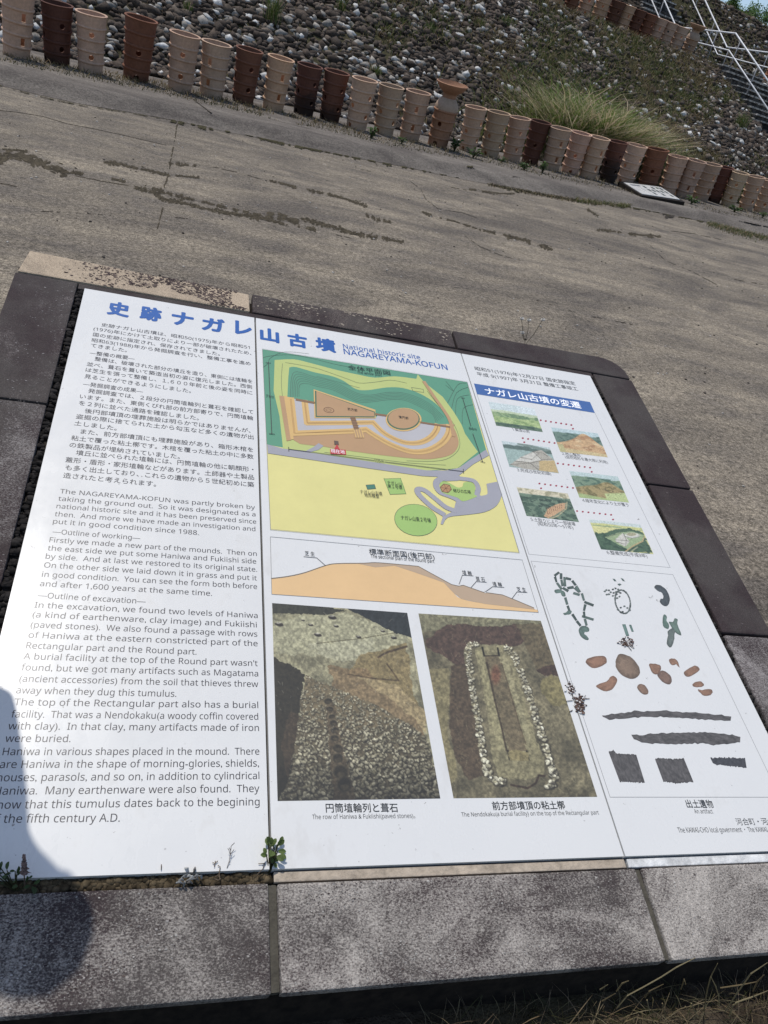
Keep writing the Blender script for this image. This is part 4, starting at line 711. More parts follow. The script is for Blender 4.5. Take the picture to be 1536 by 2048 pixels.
def a3(p, S_, T):
    band_(p, .12, (92, 110, 100), 3, .08); band_(p, .26, (158, 178, 168), 4, .03); p.line([(420, 640), (620, 690)], 12, (95, 112, 98), .7); C_ = lambda pts, c: p.soft(pts, c, 2, .1, 3)
    C_([(365, 770), (430, 725), (510, 690), (560, 680), (630, 735), (650, 800), (540, 805), (470, 800)], (178, 172, 156)); C_([(430, 725), (520, 690), (560, 740), (490, 755), (400, 745)], (206, 202, 188)); C_([(545, 745), (640, 745), (662, 820), (545, 806)], (196, 172, 122))
    for q in ([(365, 770), (490, 760), (560, 745)], [(490, 760), (545, 805)], [(430, 726), (500, 738), (545, 700)], [(510, 690), (560, 740), (630, 735)], [(395, 748), (485, 758)], [(505, 690), (570, 700), (600, 720)]): p.line(q, 2.2, (96, 90, 80), .8)
    for i in range(12): p.line([(380+i*14, 768+i*.5), (395+i*13, 795+i)], 1.2, (140, 136, 124), .6)
def a4(p, S_, T):
    band_(p, .16, (124, 146, 118), 3, .05); mott(p, (T > .16), (70, 98, 80), 9, 4, .5, .8); hill = np.clip((T-(.66-.36*np.exp(-((S_-.72)/.25)**2)-.16*np.exp(-((S_-.3)/.3)**2)))*30, 0, 1); p.put(hill, (166, 148, 100)); mott(p, hill, (112, 104, 62), 10, 5, .5, .8); p.put(np.clip((T-.86+.25*S_)*20, 0, 1)*(S_ > .55), (188, 200, 138)); p.put(np.clip((T-.8-.2*S_)*20, 0, 1), (168, 184, 124)); mott(p, (T > .55) & (T < .9), (76, 70, 44), 22, 8, .66, .9)
def a5(p, S_, T):
    p.put(T < .2, (216, 206, 176)); mott(p, T < .22, (150, 146, 112), 9, 3, .55); band_(p, .2, (112, 132, 108), 4, .06); mott(p, T > .2, (66, 90, 72), 9, 5, .48, .85); mott(p, T > .3, (44, 62, 50), 16, 6, .58, .8)
    p.soft([(575, 1085), (600, 1040), (660, 1010), (708, 1005), (700, 1045), (640, 1080), (600, 1100)], (202, 164, 124), 3, .1, 2)
    for i in range(8): p.line([(590+i*13, 1035-i*3), (600+i*12, 1078-i*6)], 2, (108, 74, 52), .8)
    p.line([(600, 1108), (660, 1085), (712, 1040), (716, 1000)], 3, (214, 196, 152), .9)
def a6(p, S_, T):
    band_(p, .10, (206, 206, 136), 2, .03); band_(p, .17, (156, 172, 128), 3, .06); band_(p, .2, (214, 210, 146), 4, .02); p.soft([(860, 1190), (960, 1190), (1010, 1165), (1100, 1160), (1180, 1185), (1240, 1310), (930, 1300)], (76, 102, 76), 6, .05, 3); mott(p, T > .42, (48, 72, 54), 14, 5, .52, .8)
    p.soft([(950, 1215), (1040, 1185), (1120, 1180), (1190, 1205), (1180, 1240), (1090, 1290), (1010, 1250)], (154, 172, 128), 3, .08, 6); p.soft([(1010, 1230), (1060, 1190), (1085, 1225), (1100, 1240), (1075, 1275), (1020, 1245)], (208, 204, 190), 2, .1, 7); p.blob(1115, 1205, 48, 17, (212, 210, 196)); p.blob(1112, 1198, 30, 10, (168, 162, 130))
    for q in ([(1010, 1232), (1070, 1235), (1100, 1240)], [(1062, 1190), (1080, 1232), (1075, 1275)], [(1020, 1245), (1068, 1258)], [(960, 1215), (1050, 1188)], [(1070, 1210), (1115, 1222), (1165, 1212)]): p.line(q, 2, (90, 88, 76), .85)
    p.line([(1070, 1308), (1120, 1270), (1180, 1240), (1190, 1215)], 5, (192, 168, 122)); p.line([(1100, 1310), (1150, 1275)], 3, (206, 196, 160), .8)
for quad, lb, fn, base in (([(233, 382), (515, 425), (568, 570), (282, 530)], 'watercolour of a green wooded hill before the mound', a1, (206, 218, 214)), ([(617, 540), (905, 578), (967, 725), (675, 690)], 'watercolour of a bare tan earth mound', a2, (190, 208, 206)), ([(314, 623), (610, 665), (667, 823), (363, 783)], 'watercolour of the grey stepped finished mound', a3, (196, 208, 204)), ([(730, 808), (1028, 843), (1097, 1003), (793, 972)], 'watercolour of the overgrown olive mound', a4, (192, 208, 202)), ([(407, 908), (720, 947), (790, 1123), (468, 1085)], 'watercolour of dark forest with a quarried scar', a5, (150, 160, 140)), ([(850, 1105), (1165, 1138), (1248, 1320), (925, 1290)], 'watercolour of the restored mound ringed by woods', a6, (204, 214, 206))): art(quad, lb, fn, base)

# ---- photographed finds
def find(name, lst, label=None, L=1):
    b = MB()
    for pts, c in lst:
        q = smooth(pts, 3, True) if len(pts) > 4 else pts; q = [(x+random.gauss(0, .8), y+random.gauss(0, .8)) for x, y in q]; cx_, cy_ = np.mean([t[0] for t in q]), np.mean([t[1] for t in q]); n = len(q)
        o = TP(q, L+len(b.F) % 5*.1, Z8c); i_ = TP([(cx_+(x-cx_)*.6, cy_+(y-cy_)*.6) for x, y in q], L+.1+len(b.F) % 5*.1, Z8c); cc = np.array(srgb(*c)); V = o+i_; base = len(b.V)
        b.V += [tuple(v) for v in V]; b.C += [tuple(cc*random.uniform(.55, .85)) for _ in range(n)]+[tuple(cc*random.uniform(.9, 1.4)) for _ in range(n)]
        b.F += [[base+j, base+(j+1) % n, base+n+(j+1) % n, base+n+j][::-1] for j in range(n)]+[[base+n+j for j in range(n)][::-1]]
    o = b.build(name, MT['picture'], pr)
    if label: o['label'] = label
JD_, JD2 = (84, 100, 92), (64, 78, 72)
def stick(x0, y0, x1, y1, w=5):
    d = math.hypot(x1-x0, y1-y0); nx, ny = -(y1-y0)/d*w, (x1-x0)/d*w; return [(x0+nx, y0+ny), (x1+nx, y1+ny), (x1-nx, y1-ny), (x0-nx, y0-ny)]
chain = [(245, 142), (222, 165), (232, 200), (262, 240), (278, 275)]; L1 = []
for q in ([(250, 140), (222, 162)], [(224, 168), (234, 202)], [(236, 206), (266, 246)], [(262, 148), (262, 182)], [(264, 186), (272, 226)], [(282, 170), (286, 228)], [(290, 176), (324, 186)], [(330, 192), (352, 222)], [(354, 226), (378, 262)], [(272, 236), (306, 258)], [(300, 240), (340, 232)], [(344, 236), (372, 262)], [(336, 268), (376, 280)], [(388, 270), (404, 316)], [(286, 296), (300, 340)], [(302, 346), (314, 380)], [(330, 398), (356, 436)], [(358, 440), (382, 470)], [(410, 338), (402, 378)], [(402, 382), (406, 424)], [(408, 428), (418, 470)], [(404, 322), (462, 346)], [(390, 410), (460, 432)]): L1.append((stick(*q[0], *q[1], 7.5), random.choice((JD_, JD2))))
for q in ([(220, 254), (240, 245), (268, 252), (288, 270), (286, 290), (268, 288), (258, 268), (232, 270)], [(274, 392), (292, 388), (304, 376), (324, 378), (324, 394), (300, 402), (282, 402)], [(376, 480), (398, 470), (430, 480), (432, 504), (410, 506), (404, 524), (432, 550), (416, 558), (388, 540), (370, 508)]): L1.append((q, (92, 112, 102)))
find('bead_picture', L1, 'picture of a strung jade bead necklace')
L2 = []
for i in range(54):
    t = i/54*2*math.pi; L2.append((ell(640+46*math.cos(t)*(1 if math.sin(t) < 0 else 1.0)+10*math.sin(t), 322+72*math.sin(t), random.uniform(4, 7), random.uniform(4, 6), 0, 7), random.choice(((96, 104, 98), (66, 72, 68)))))
for x, y in [(530, 258), (540, 250), (556, 252), (566, 264), (556, 276), (542, 278), (580, 246), (596, 240), (612, 246), (616, 262), (604, 276), (620, 290), (606, 300), (580, 286), (584, 268), (626, 268), (598, 262), (610, 370), (628, 358), (650, 350), (668, 360), (684, 374), (640, 384), (660, 392)]: L2.append((ell(x, y, 7, 5.5, 0, 7), random.choice(((96, 104, 98), (66, 72, 68)))))
for q in ([(576, 180), (592, 182), (602, 196), (588, 196)], [(628, 176), (642, 180), (656, 196), (640, 194)], [(606, 212), (622, 210), (634, 218), (618, 224)]): L2.append((q, (78, 96, 88)))
find('bead_picture', L2, 'picture of a loop of tiny beads')
find('bead_picture', [([(636, 460), (656, 460), (680, 533), (660, 533)], (100, 124, 114)), ([(678, 464), (692, 462), (708, 506), (696, 506)], (88, 112, 102))])
find('curved_jewel_picture', [([(834, 232), (846, 219), (872, 222), (906, 246), (928, 290), (926, 326), (908, 350), (884, 342), (866, 318), (888, 318), (894, 290), (876, 254), (852, 246)], (70, 76, 78)), ([(800, 292), (816, 294), (820, 280), (826, 290), (816, 300), (804, 298)], (190, 190, 186))])
find('fragment_picture', [([(890, 404), (910, 410), (908, 436), (924, 462), (918, 490), (886, 468)], (94, 116, 104)), ([(922, 444), (948, 446), (958, 424), (976, 430), (976, 460), (1000, 528), (960, 508), (940, 480)], (98, 116, 104)), ([(916, 506), (944, 484), (966, 490), (958, 520), (954, 560), (936, 602), (910, 580), (918, 530)], (96, 104, 98))])
BS = (140, 106, 84)
find('stone_picture', [([(412, 692), (440, 664), (520, 655), (540, 676), (538, 700), (500, 722), (450, 728)], BS), ([(476, 842), (500, 824), (540, 812), (572, 778), (602, 790), (602, 820), (574, 860), (524, 870)], BS), ([(596, 690), (612, 648), (650, 645), (700, 670), (740, 724), (742, 770), (700, 796), (640, 776), (602, 732)], (124, 104, 86)), ([(728, 850), (744, 828), (774, 834), (796, 866), (790, 890), (760, 888)], (128, 102, 84)), ([(802, 704), (826, 702), (866, 710), (874, 740), (852, 768), (822, 760), (808, 730)], BS), ([(852, 774), (872, 745), (904, 752), (938, 784), (936, 822), (900, 826)], (120, 96, 82)), ([(926, 676), (948, 670), (974, 682), (990, 726), (972, 706), (948, 712), (928, 696)], BS), ([(1016, 752), (1070, 718), (1092, 716), (1112, 740), (1060, 778), (1030, 782)], BS), ([(1068, 828), (1092, 812), (1122, 812), (1140, 834), (1110, 846), (1076, 842)], BS), ([(1100, 862), (1128, 864), (1180, 858), (1192, 878), (1170, 898), (1130, 896)], BS)])
IR = (86, 82, 80)
def band_pic(name, top, bot, label, c=IR):
    """an iron piece: strip of quads between a top and a bottom edge"""
    b = MB(); n = 40; V = []; C_ = []; f = lambda e, x: np.interp(x, [t[0] for t in e], [t[1] for t in e])
    for i in range(n+1):
        t = i/n; xa = top[0][0]+(top[-1][0]-top[0][0])*t; xb = bot[0][0]+(bot[-1][0]-bot[0][0])*t; ya, yb = f(top, xa)+random.gauss(0, 2.4), f(bot, xb)+random.gauss(0, 2.4)
        for s_ in np.linspace(0, 1, 12): V.append((xa+(xb-xa)*s_, ya+(yb-ya)*s_)); C_.append(tuple(np.array(srgb(*c))*(.25+1.5*float(fbm(np.array((xa+(xb-xa)*s_)*.09), np.array((ya+(yb-ya)*s_)*.09), 3)))*random.uniform(.85, 1.15)*(.7 if s_ in (0, 1) else 1)))
    m = 12; b.V = [tuple(v) for v in TP(V, 1, Z8c)]; b.C = C_; b.F = [[i*m+j, (i+1)*m+j, (i+1)*m+j+1, i*m+j+1] for i in range(n) for j in range(m-1)]; b.build(name, MT['picture'], pr)['label'] = label
band_pic('iron_blade_picture', [(512, 1022), (580, 1010), (740, 992), (900, 992), (1100, 1004), (1240, 1016), (1306, 1028)], [(518, 1030), (560, 1050), (740, 1030), (900, 1030), (1100, 1042), (1240, 1050), (1302, 1054)], 'picture of a long thin corroded iron blade')
band_pic('iron_blade_picture', [(692, 1140), (830, 1134), (940, 1126), (1120, 1122), (1240, 1130), (1362, 1150)], [(708, 1164), (760, 1188), (940, 1196), (1120, 1190), (1200, 1202), (1360, 1184)], 'picture of a broader corroded iron knife')
band_pic('iron_plate_picture', [(552, 1244), (584, 1234), (600, 1254), (680, 1258), (722, 1260)], [(622, 1428), (700, 1430), (776, 1434)], 'picture of the taller corroded iron plate')
band_pic('iron_plate_picture', [(838, 1284), (870, 1280), (940, 1288), (1014, 1284)], [(890, 1428), (980, 1436), (1074, 1430)], 'picture of the squarer corroded iron plate')
band_pic('iron_plate_picture', [(1176, 1280), (1280, 1280), (1390, 1282)], [(1194, 1318), (1290, 1330), (1400, 1342)], 'picture of the small dark iron bar', (62, 62, 66))

# ------------------------------------------------------------------ clay cylinders (haniwa rows)
HH = .86
def ring_mesh(prof, n=48, closed=True):
    V = [(r*math.cos(2*math.pi*k/n), r*math.sin(2*math.pi*k/n), z) for r, z in prof for k in range(n)]; m = len(prof)
    F = [[i*n+k, i*n+(k+1) % n, ((i+1) % m)*n+(k+1) % n, ((i+1) % m)*n+k] for i in range(m if closed else m-1) for k in range(n)]; return V, F
def rad(z): t = z/HH; return .186+.040*t+.012*max(0, t-.8)/.2
def lathe(name, prof, n=48, smooth_ang=40):
    V, F = ring_mesh(prof, n); me = bpy.data.meshes.new(name); me.from_pydata(V, [], F); me.materials.append(MT['clay'])
    me.polygons.foreach_set('use_smooth', [True]*len(me.polygons)); me.set_sharp_from_angle(angle=math.radians(smooth_ang)); me.update(); return me
def wall(top): 
    zs = np.linspace(0, top, 8); o = [(rad(z), z) for z in zs]; return o+[(rad(z)-.02, z) for z in zs[::-1]]
def cutters(kind):
    b = MB()
    for lvl, ax in ((.68, 0), (.31, 0), (.49, 1), (.105, 1)):
        for s in (0, 1):
            th = ax*math.pi/2+s*math.pi; z = lvl*HH; c, sn = math.cos(th), math.sin(th)
            sh = {'round': [(.040*math.cos(t), .040*math.sin(t)) for t in np.linspace(0, 2*math.pi, 18)[:-1]], 'square': [(-.030, -.052), (.030, -.052), (.030, .052), (-.030, .052)], 'triangle': [(-.04, .04), (0, -.045), (.04, .04)]}[kind]
            if kind != 'round' and ax == 1: continue
            V = [(r*c-y*sn, r*sn+y*c, z+zz) for r in (.1, .3) for y, zz in sh]; n = len(sh)
            b.mesh(V, [list(range(n)), list(range(n, 2*n))[::-1]]+[[(i+1) % n, i, n+i, n+(i+1) % n] for i in range(n)])
    bm = bmesh.new(); me = bpy.data.meshes.new('cut'); me.from_pydata(b.V, [], b.F); bm.from_mesh(me); bmesh.ops.recalc_face_normals(bm, faces=bm.faces); bm.to_mesh(me); bm.free(); return me
def pierced(kind, prof, top=HH):
    me = lathe('body', prof); bm = bmesh.new(); bm.from_mesh(me); bmesh.ops.recalc_face_normals(bm, faces=bm.faces); bm.to_mesh(me); bm.free()
    o = bpy.data.objects.new('body', me); c = bpy.data.objects.new('cut', cutters(kind)); COL.objects.link(o); COL.objects.link(c)
    m = o.modifiers.new('b', 'BOOLEAN'); m.operation = 'DIFFERENCE'; m.object = c; m.solver = 'EXACT'
    dg = bpy.context.evaluated_depsgraph_get(); out = bpy.data.meshes.new_from_object(o.evaluated_get(dg)); out.name = 'body'
    bpy.data.objects.remove(o); bpy.data.objects.remove(c); out.polygons.foreach_set('use_smooth', [True]*len(out.polygons)); out.set_sharp_from_angle(angle=math.radians(35)); return out
BODY = {k_: pierced(k_, wall(HH-.012)) for k_ in ('round', 'square', 'triangle')}
def bandprof(z, h=.026, d=.020): r = rad(z); return [(r-.004, z-h), (r+d*.7, z-h*.55), (r+d, z), (r+d*.75, z+h*.5), (r-.004, z+h*.75)]
BANDS = [lathe('clay_band', bandprof(f*HH), 48, 60) for f in (.785, .585, .405, .215)]
rt = rad(HH); RIM = lathe('rim', [(rt-.024, HH-.016), (rt+.006, HH-.016), (rt+.010, HH-.006), (rt+.004, HH), (rt-.018, HH), (rt-.026, HH-.007)], 48, 60)
# the flared jar: ringed cylinder, shoulder, neck, wide mouth
FB = pierced('round', wall(.74*HH))
sh_o = [(rad(.74*HH), .74*HH), (.222, .80*HH), (.205, .86*HH), (.165, .93*HH), (.135, .975*HH)]; SHOULD = lathe('shoulder', sh_o+[(r-.02, z) for r, z in sh_o[::-1]])
nk = [(.130, .965*HH), (.124, 1.01*HH), (.128, 1.05*HH), (.165, 1.085*HH)]; NECK = lathe('neck', nk+[(r-.02, z) for r, z in nk[::-1]])
fl = [(.165, 1.083*HH), (.225, 1.13*HH), (.285, 1.215*HH), (.298, 1.245*HH)]; FLARE = lathe('flared_mouth', fl+[(r-.018, z+.008) for r, z in fl[::-1]])
def child(name, me, root, color):
    o = bpy.data.objects.new(name, me); COL.objects.link(o); o.parent = root; o.color = color; return o
def proto(kind):
    r = empty('flared_clay_jar' if kind == 'flared' else 'clay_cylinder', (0, 0, 0)); w = (1, 1, 1, 0)
    if kind == 'flared': [child(n_, m_, r, w) for n_, m_ in (('body', FB), ('shoulder', SHOULD), ('neck', NECK), ('flared_mouth', FLARE))]
    else: child('body', BODY[kind], r, w); child('rim', RIM, r, w)
    for bnd in (BANDS if kind != 'flared' else [lathe('clay_band', bandprof(f*HH), 48, 60) for f in (.735, .56, .385, .215)]): child('clay_band', bnd, r, w)
    return r
PR = {}
def cylinder(kind, loc, h, lean, hole, color, stain, label, group, fwd=.13):
    if kind not in PR: r = PR[kind] = proto(kind)
    else:
        r = PR[kind].copy(); COL.objects.link(r)
        for ch in list(PR[kind].children): c = ch.copy(); COL.objects.link(c); c.parent = r
    tc = CAM[:2]-np.array(loc[:2]); tc /= np.linalg.norm(tc); rt_ = np.array([-tc[1], tc[0]]); d = math.cos(hole)*tc+math.sin(hole)*rt_
    r.location = loc; lv = Vector((tc[0]*fwd+rt_[0]*lean, tc[1]*fwd+rt_[1]*lean, 1)); q = Vector((0, 0, 1)).rotation_difference(lv); r.rotation_mode = 'QUATERNION'
    r.rotation_quaternion = q @ Matrix.Rotation(math.atan2(d[1], d[0]), 3, 'Z').to_quaternion(); s = h/HH; r.scale = (s*random.uniform(.93, 1.05), s*random.uniform(.93, 1.05), s); lean += random.gauss(0, .012); jf = random.uniform(.86, 1.12); color = tuple(v*jf*random.uniform(.96, 1.04) for v in color)
    tag(r, label, 'clay jar' if kind == 'flared' else 'clay cylinder', group)
    for ch in r.children:
        cc = color
        if kind == 'flared' and ch.name.startswith('shoulder'): cc = (.38, .28, .205)
        ch.color = (*cc, stain if not (ch.name.startswith('rim') or ch.name.startswith('flared')) else -1)
BE, TN, PK = (.46, .312, .215), (.46, .292, .19), (.46, .30, .212); BR, DB, RB = (.165, .072, .045), (.118, .050, .034), (.185, .080, .049); OR = (.34, .175, .105)
LOW = [(33, 116, 36, -18, 'square', 22, BE, .05, 'beige clay cylinder with two square windows, cut by the left edge of the photo'), (114, 130, 114, 4, 'round', 22, DB, .26, 'dark red brown clay cylinder with two round holes, first brown one from the left'), (181, 147, 183, 24, 'round', 3, BE, -.1, 'beige clay cylinder with round holes between the two leftmost brown cylinders'),
 (271, 163, 283, 34, 'round', 92, RB, .16, 'tall red brown clay cylinder with black stained foot, standing apart from its neighbours'), (359, 184, 371, 66, 'round', -2, PK, -.1, 'beige cylinder with round holes just right of the black footed brown one'), (422, 196, 434, 84, 'square', -22, BE, .0, 'beige cylinder with square windows just left of the third brown cylinder'), (485, 208, 500, 97, 'round', 20, BR, .20, 'red brown cylinder standing between two beige square windowed cylinders'),
 (545, 222, 563, 114, 'square', 22, TN, -.1, 'tan cylinder with square windows just left of the touching brown pair'), (606, 232, 621, 129, 'round', 38, DB, .50, 'wide brown cylinder with black lower half, left one of the touching brown pair'), (658, 244, 675, 142, 'round', 42, BR, .36, 'slimmer brown cylinder with black foot, right one of the touching brown pair'),
 (712, 260, 731, 157, 'round', 48, BE, .08, 'beige cylinder with round side holes right beside the slim brown cylinder'), (766, 271, 784, 170, 'round', 50, BE, .02, 'beige cylinder with round holes, second to the left of the flared orange jar'), (818, 282, 838, 182, 'square', 8, BE, -.05, 'beige cylinder with square windows immediately left of the flared orange jar'), (874, 295, 904, 172, 'flared', 75, OR, -.1, 'orange clay jar with a wide flared mouth standing in the lower row'),
 (934, 305, 953, 213, 'round', 58, BE, .05, 'beige cylinder immediately right of the flared orange jar, with a leafy weed'), (978, 315, 999, 223, 'round', 62, BE, .05, 'beige cylinder second to the right of the flared orange jar'), (1022, 324, 1041, 234, 'triangle', 22, PK, .05, 'beige cylinder with triangular windows, third right of the flared orange jar'), (1058, 330, 1083, 242, 'round', 95, DB, .14, 'narrow red brown cylinder directly right of the one with triangular windows'),
 (1100, 342, 1123, 255, 'square', 25, BE, -.05, 'beige cylinder with faint square windows at the left foot of the tall grass'), (1138, 349, 1164, 265, 'round', 95, PK, .08, 'pinkish beige cylinder, middle of three pale ones below the tall grass clump'), (1174, 358, 1200, 274, 'square', 42, BE, .0, 'beige cylinder with a square window, left neighbour of the nearly black cylinder'), (1213, 366, 1237, 282, 'round', 48, DB, .62, 'nearly black stained cylinder at the left end of the small ground plaque'),
 (1248, 370, 1275, 289, 'round', 55, BE, .0, 'lone beige cylinder between two brown ones behind the small ground plaque'), (1292, 380, 1317, 297, 'round', 98, RB, .10, 'wide red brown cylinder rising behind the middle of the small ground plaque'), (1332, 389, 1358, 312, 'square', 130, BE, -.1, 'beige cylinder without visible windows at the right end of the ground plaque'), (1364, 397, 1394, 320, 'square', 20, BE, .0, 'beige cylinder with slit windows, middle of three pale ones right of the plaque'),
 (1399, 402, 1425, 327, 'square', 45, PK, .0, 'narrow pale cylinder touching the rightmost brown cylinder of the lower row'), (1425, 406, 1450, 333, 'round', 60, DB, .25, 'half hidden dark brown cylinder, rightmost brown one of the lower row'), (1454, 415, 1482, 344, 'round', 5, BE, .08, 'beige cylinder with round holes just right of the rightmost brown one'), (1490, 422, 1514, 352, 'round', 40, BE, .05, 'beige cylinder second from the right edge of the photo in the lower row'), (1520, 428, 1545, 360, 'round', 15, PK, .12, 'pinkish cylinder cut by the right edge of the photo in the lower row')]
for bx, by, tx, ty, kind, ho, c, stn, lb in LOW:
    p0 = onH(bx, by-3); hd = np.linalg.norm((p0-CAM)[:2]); d = ray(tx, ty); Q = CAM+d*hd/np.linalg.norm(d[:2]); h = Q[2]-p0[2]; tc = (CAM-p0)[:2]/hd; rt_ = np.array([-tc[1], tc[0]]); lean = float((Q-p0)[:2]@rt_)/h
    if kind == 'flared': h = 1.09/1.245
    cylinder(kind, p0-np.array([0, 0, .02]), h+.02, lean, math.radians(ho), c, stn, lb, 'clay cylinders of the lower row')
def hitD(px, py, D): return hit(px, py, (ROW0[0]+RN[0]*D, ROW0[1]+RN[1]*D, 0), np.array([RN[0], RN[1], 0]))
UPP = [(1106, 15, 'round', 40, TN, 'pale cylinder at the left end of the upper terrace row, top cut off'), (1134, 29, 'round', 60, BR, 'brown cylinder second from the left on the upper terrace'), (1161, 37, 'round', 20, TN, 'left one of two tan cylinders side by side on the upper terrace'), (1190, 47, 'round', 10, (.40, .26, .17), 'right one of two tan cylinders side by side on the upper terrace'), (1217, 56, 'round', 30, DB, 'nearly black cylinder left of a lone tan one on the upper terrace'), (1238, 63, 'square', 30, (.40, .25, .165), 'lone tan cylinder between dark cylinders on the upper terrace'), (1261, 69, 'round', 20, DB, 'left one of two dark brown cylinders right of the lone tan one'), (1283, 76, 'round', 40, BR, 'right one of two dark brown cylinders right of the lone tan one'),
 (1304, 83, 'square', 20, PK, 'pinkish cylinder, third to the left of the upper flared jar'), (1324, 91, 'round', 0, (.40, .275, .205), 'pinkish cylinder, second to the left of the upper flared jar'), (1345, 102, 'round', 25, (.41, .285, .21), 'pinkish cylinder immediately left of the upper flared jar'), (1370, 112, 'flared', 90, (.40, .26, .18), 'clay jar with flared mouth ending the upper terrace row beside the handrail')]
UG = 'clay cylinders of the upper terrace'
for px, py, kind, ho, c, lb in UPP:
    q = hitD(px, py, 9.75); z = TZ-.12; cylinder(kind, (q[0], q[1], z), .90, .06, math.radians(ho), c, .05, lb, UG)
q = hitD(1536, 158, 10.5); cylinder('round', (q[0], q[1], TZ-.02), .86, .05, .3, (.40, .17, .09), 0, 'orange clay cylinder beyond the stair, mostly cut by the right edge', UG)

# ------------------------------------------------------------------ stone stair and handrails
def aDz(a, D, z): x, y = xy(a, D); return np.array([x, y, z])
def block(b, a0, a1, D0, D1, z0, z1, c=(1, 1, 1), jit=0):
    V = [aDz(a+random.uniform(-jit, jit), D+random.uniform(-jit, jit), z+random.uniform(-jit, jit)) for z in (z0, z1) for a, D in ((a0, D0), (a1, D0), (a1, D1), (a0, D1))]
    b.mesh(V, [[3, 2, 1, 0], [4, 5, 6, 7]]+[[i, (i+1) % 4, 4+(i+1) % 4, 4+i] for i in range(4)], c)
sx0 = aDz(16.3, 6, 0); zb0 = float(G(*xy(16, 2.6))+KH)
stair = empty('stone_stair', (sx0[0], sx0[1], zb0), 'steep dark stone stair with pale step edges climbing the mound between handrails', 'stair')
A0, A1_ = 14.95, 17.25
def flight(D0, D1, z0, z1, n):
    for i in range(n):
        Da, Db = D0+(D1-D0)*i/n, D0+(D1-D0)*(i+1)/n; za, zt = z0+(z1-z0)*i/n, z0+(z1-z0)*(i+1)/n
        b = MB(); a = A0
        while a < A1_:
            w = random.uniform(.3, .6); e = min(a+w, A1_); block(b, a, e-.012, Da+random.uniform(0, .03), Db+.25, za-.25, zt-.035, jit=.012); a = e
        st_ = b.build('step', MT['riser'], stair, col=False); b = MB(); a = A0
        while a < A1_:
            w = random.uniform(.25, .7); e = min(a+w, A1_)
            if random.random() > .12: block(b, a+.01, e-.01, Da-.03+random.uniform(-.015, .02), Db+.02, zt-.034, zt+.012+random.uniform(-.008, .008), jit=.006)
            a = e
        b.build('step_edge', MT['nosing'], st_, col=False)
flight(2.6, 9.0, zb0+.05, TZ+.05, 20); flight(12.0, 15.7, TZ+.05, 6.6, 13)
b = MB(); block(b, A0, A1_, 9.0, 12.3, TZ-.4, TZ+.03); b.build('landing', MT['riser'], stair, col=False)
def rail(a, label):
    o = aDz(a, 9, TZ); r = empty('handrail', o, label, 'handrail', 'white handrails beside the stone stair')
    top = [(2.4, zb0+.95), (9.05, 4.9), (12.05, 4.88), (15.6, 7.45)]
    f = lambda D, dz: aDz(a, D, np.interp(D, [t[0] for t in top], [t[1] for t in top])+dz)
    b = MB(); b.tube([f(D, 0) for D in (2.4, 9.05, 12.05, 15.6)], .029, 10); b.build('top_rail', MT['rail'], r, True, False)
    b = MB(); b.tube([f(D, -.54) for D in (2.4, 9.05, 12.4, 15.6)], .024, 10); b.build('middle_rail', MT['rail'], r, True, False)
    for D in (2.5, 4.2, 5.9, 7.5, 8.7, 9.9, 11.9, 13.2, 14.6):
        b = MB(); b.tube([f(D, 0), f(D, -1.15)], .02, 8); b.build('post', MT['post'], r, True, False)
rail(15.3, 'white double handrail on the near side of the stone stair'); rail(18.35, 'white double handrail on the far side of the stone stair')

# ------------------------------------------------------------------ the small plaque lying before the row
c4 = [onH(*q) for q in ((1234, 372), (1281, 398), (1367, 411), (1316, 385))]; ctr = np.mean(c4, 0)
pq = empty('ground_plaque', tuple(ctr), 'small low black plinth with a slanted white printed plate before the cylinders', 'plaque')
hz_ = [.10, .07, .07, .14]; b = MB(); tp = [c_+np.array([0, 0, h_]) for c_, h_ in zip(c4, hz_)]; bt = [c_-np.array([0, 0, .03]) for c_ in c4]
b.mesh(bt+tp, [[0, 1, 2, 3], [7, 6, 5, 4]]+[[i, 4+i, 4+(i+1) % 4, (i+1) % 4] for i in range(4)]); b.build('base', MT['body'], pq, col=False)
def pqp(s_, t_, w=.006): return (tp[0]*(1-s_)+tp[1]*s_)*(1-t_)+(tp[3]*(1-s_)+tp[2]*s_)*t_+np.array([0, 0, w])
b = MB(); q = [(.10, .06), (.90, .06), (.90, .94), (.10, .94)]; b.mesh([pqp(*r, .003) for r in q]+[pqp(*r, .012) for r in q], [[0, 1, 2, 3], [7, 6, 5, 4]]+[[i, 4+i, 4+(i+1) % 4, (i+1) % 4] for i in range(4)]); b.build('plate', MT['sheet'], pq, col=False)
b = MB()
for i in range(5):
    for j in range(3):
        if random.random() < .85: s0, t0 = .2+j*.22, .42+i*.1; b.poly([pqp(s0, t0, .013), pqp(s0+.15, t0, .013), pqp(s0+.15, t0+.06, .013), pqp(s0, t0+.06, .013)], srgb(110, 125, 130))
b.poly([pqp(.2, .14, .013), pqp(.28, .14, .013), pqp(.28, .36, .013), pqp(.2, .36, .013)], srgb(120, 130, 145)); b.build('plate_print', MT['ink'], pq)

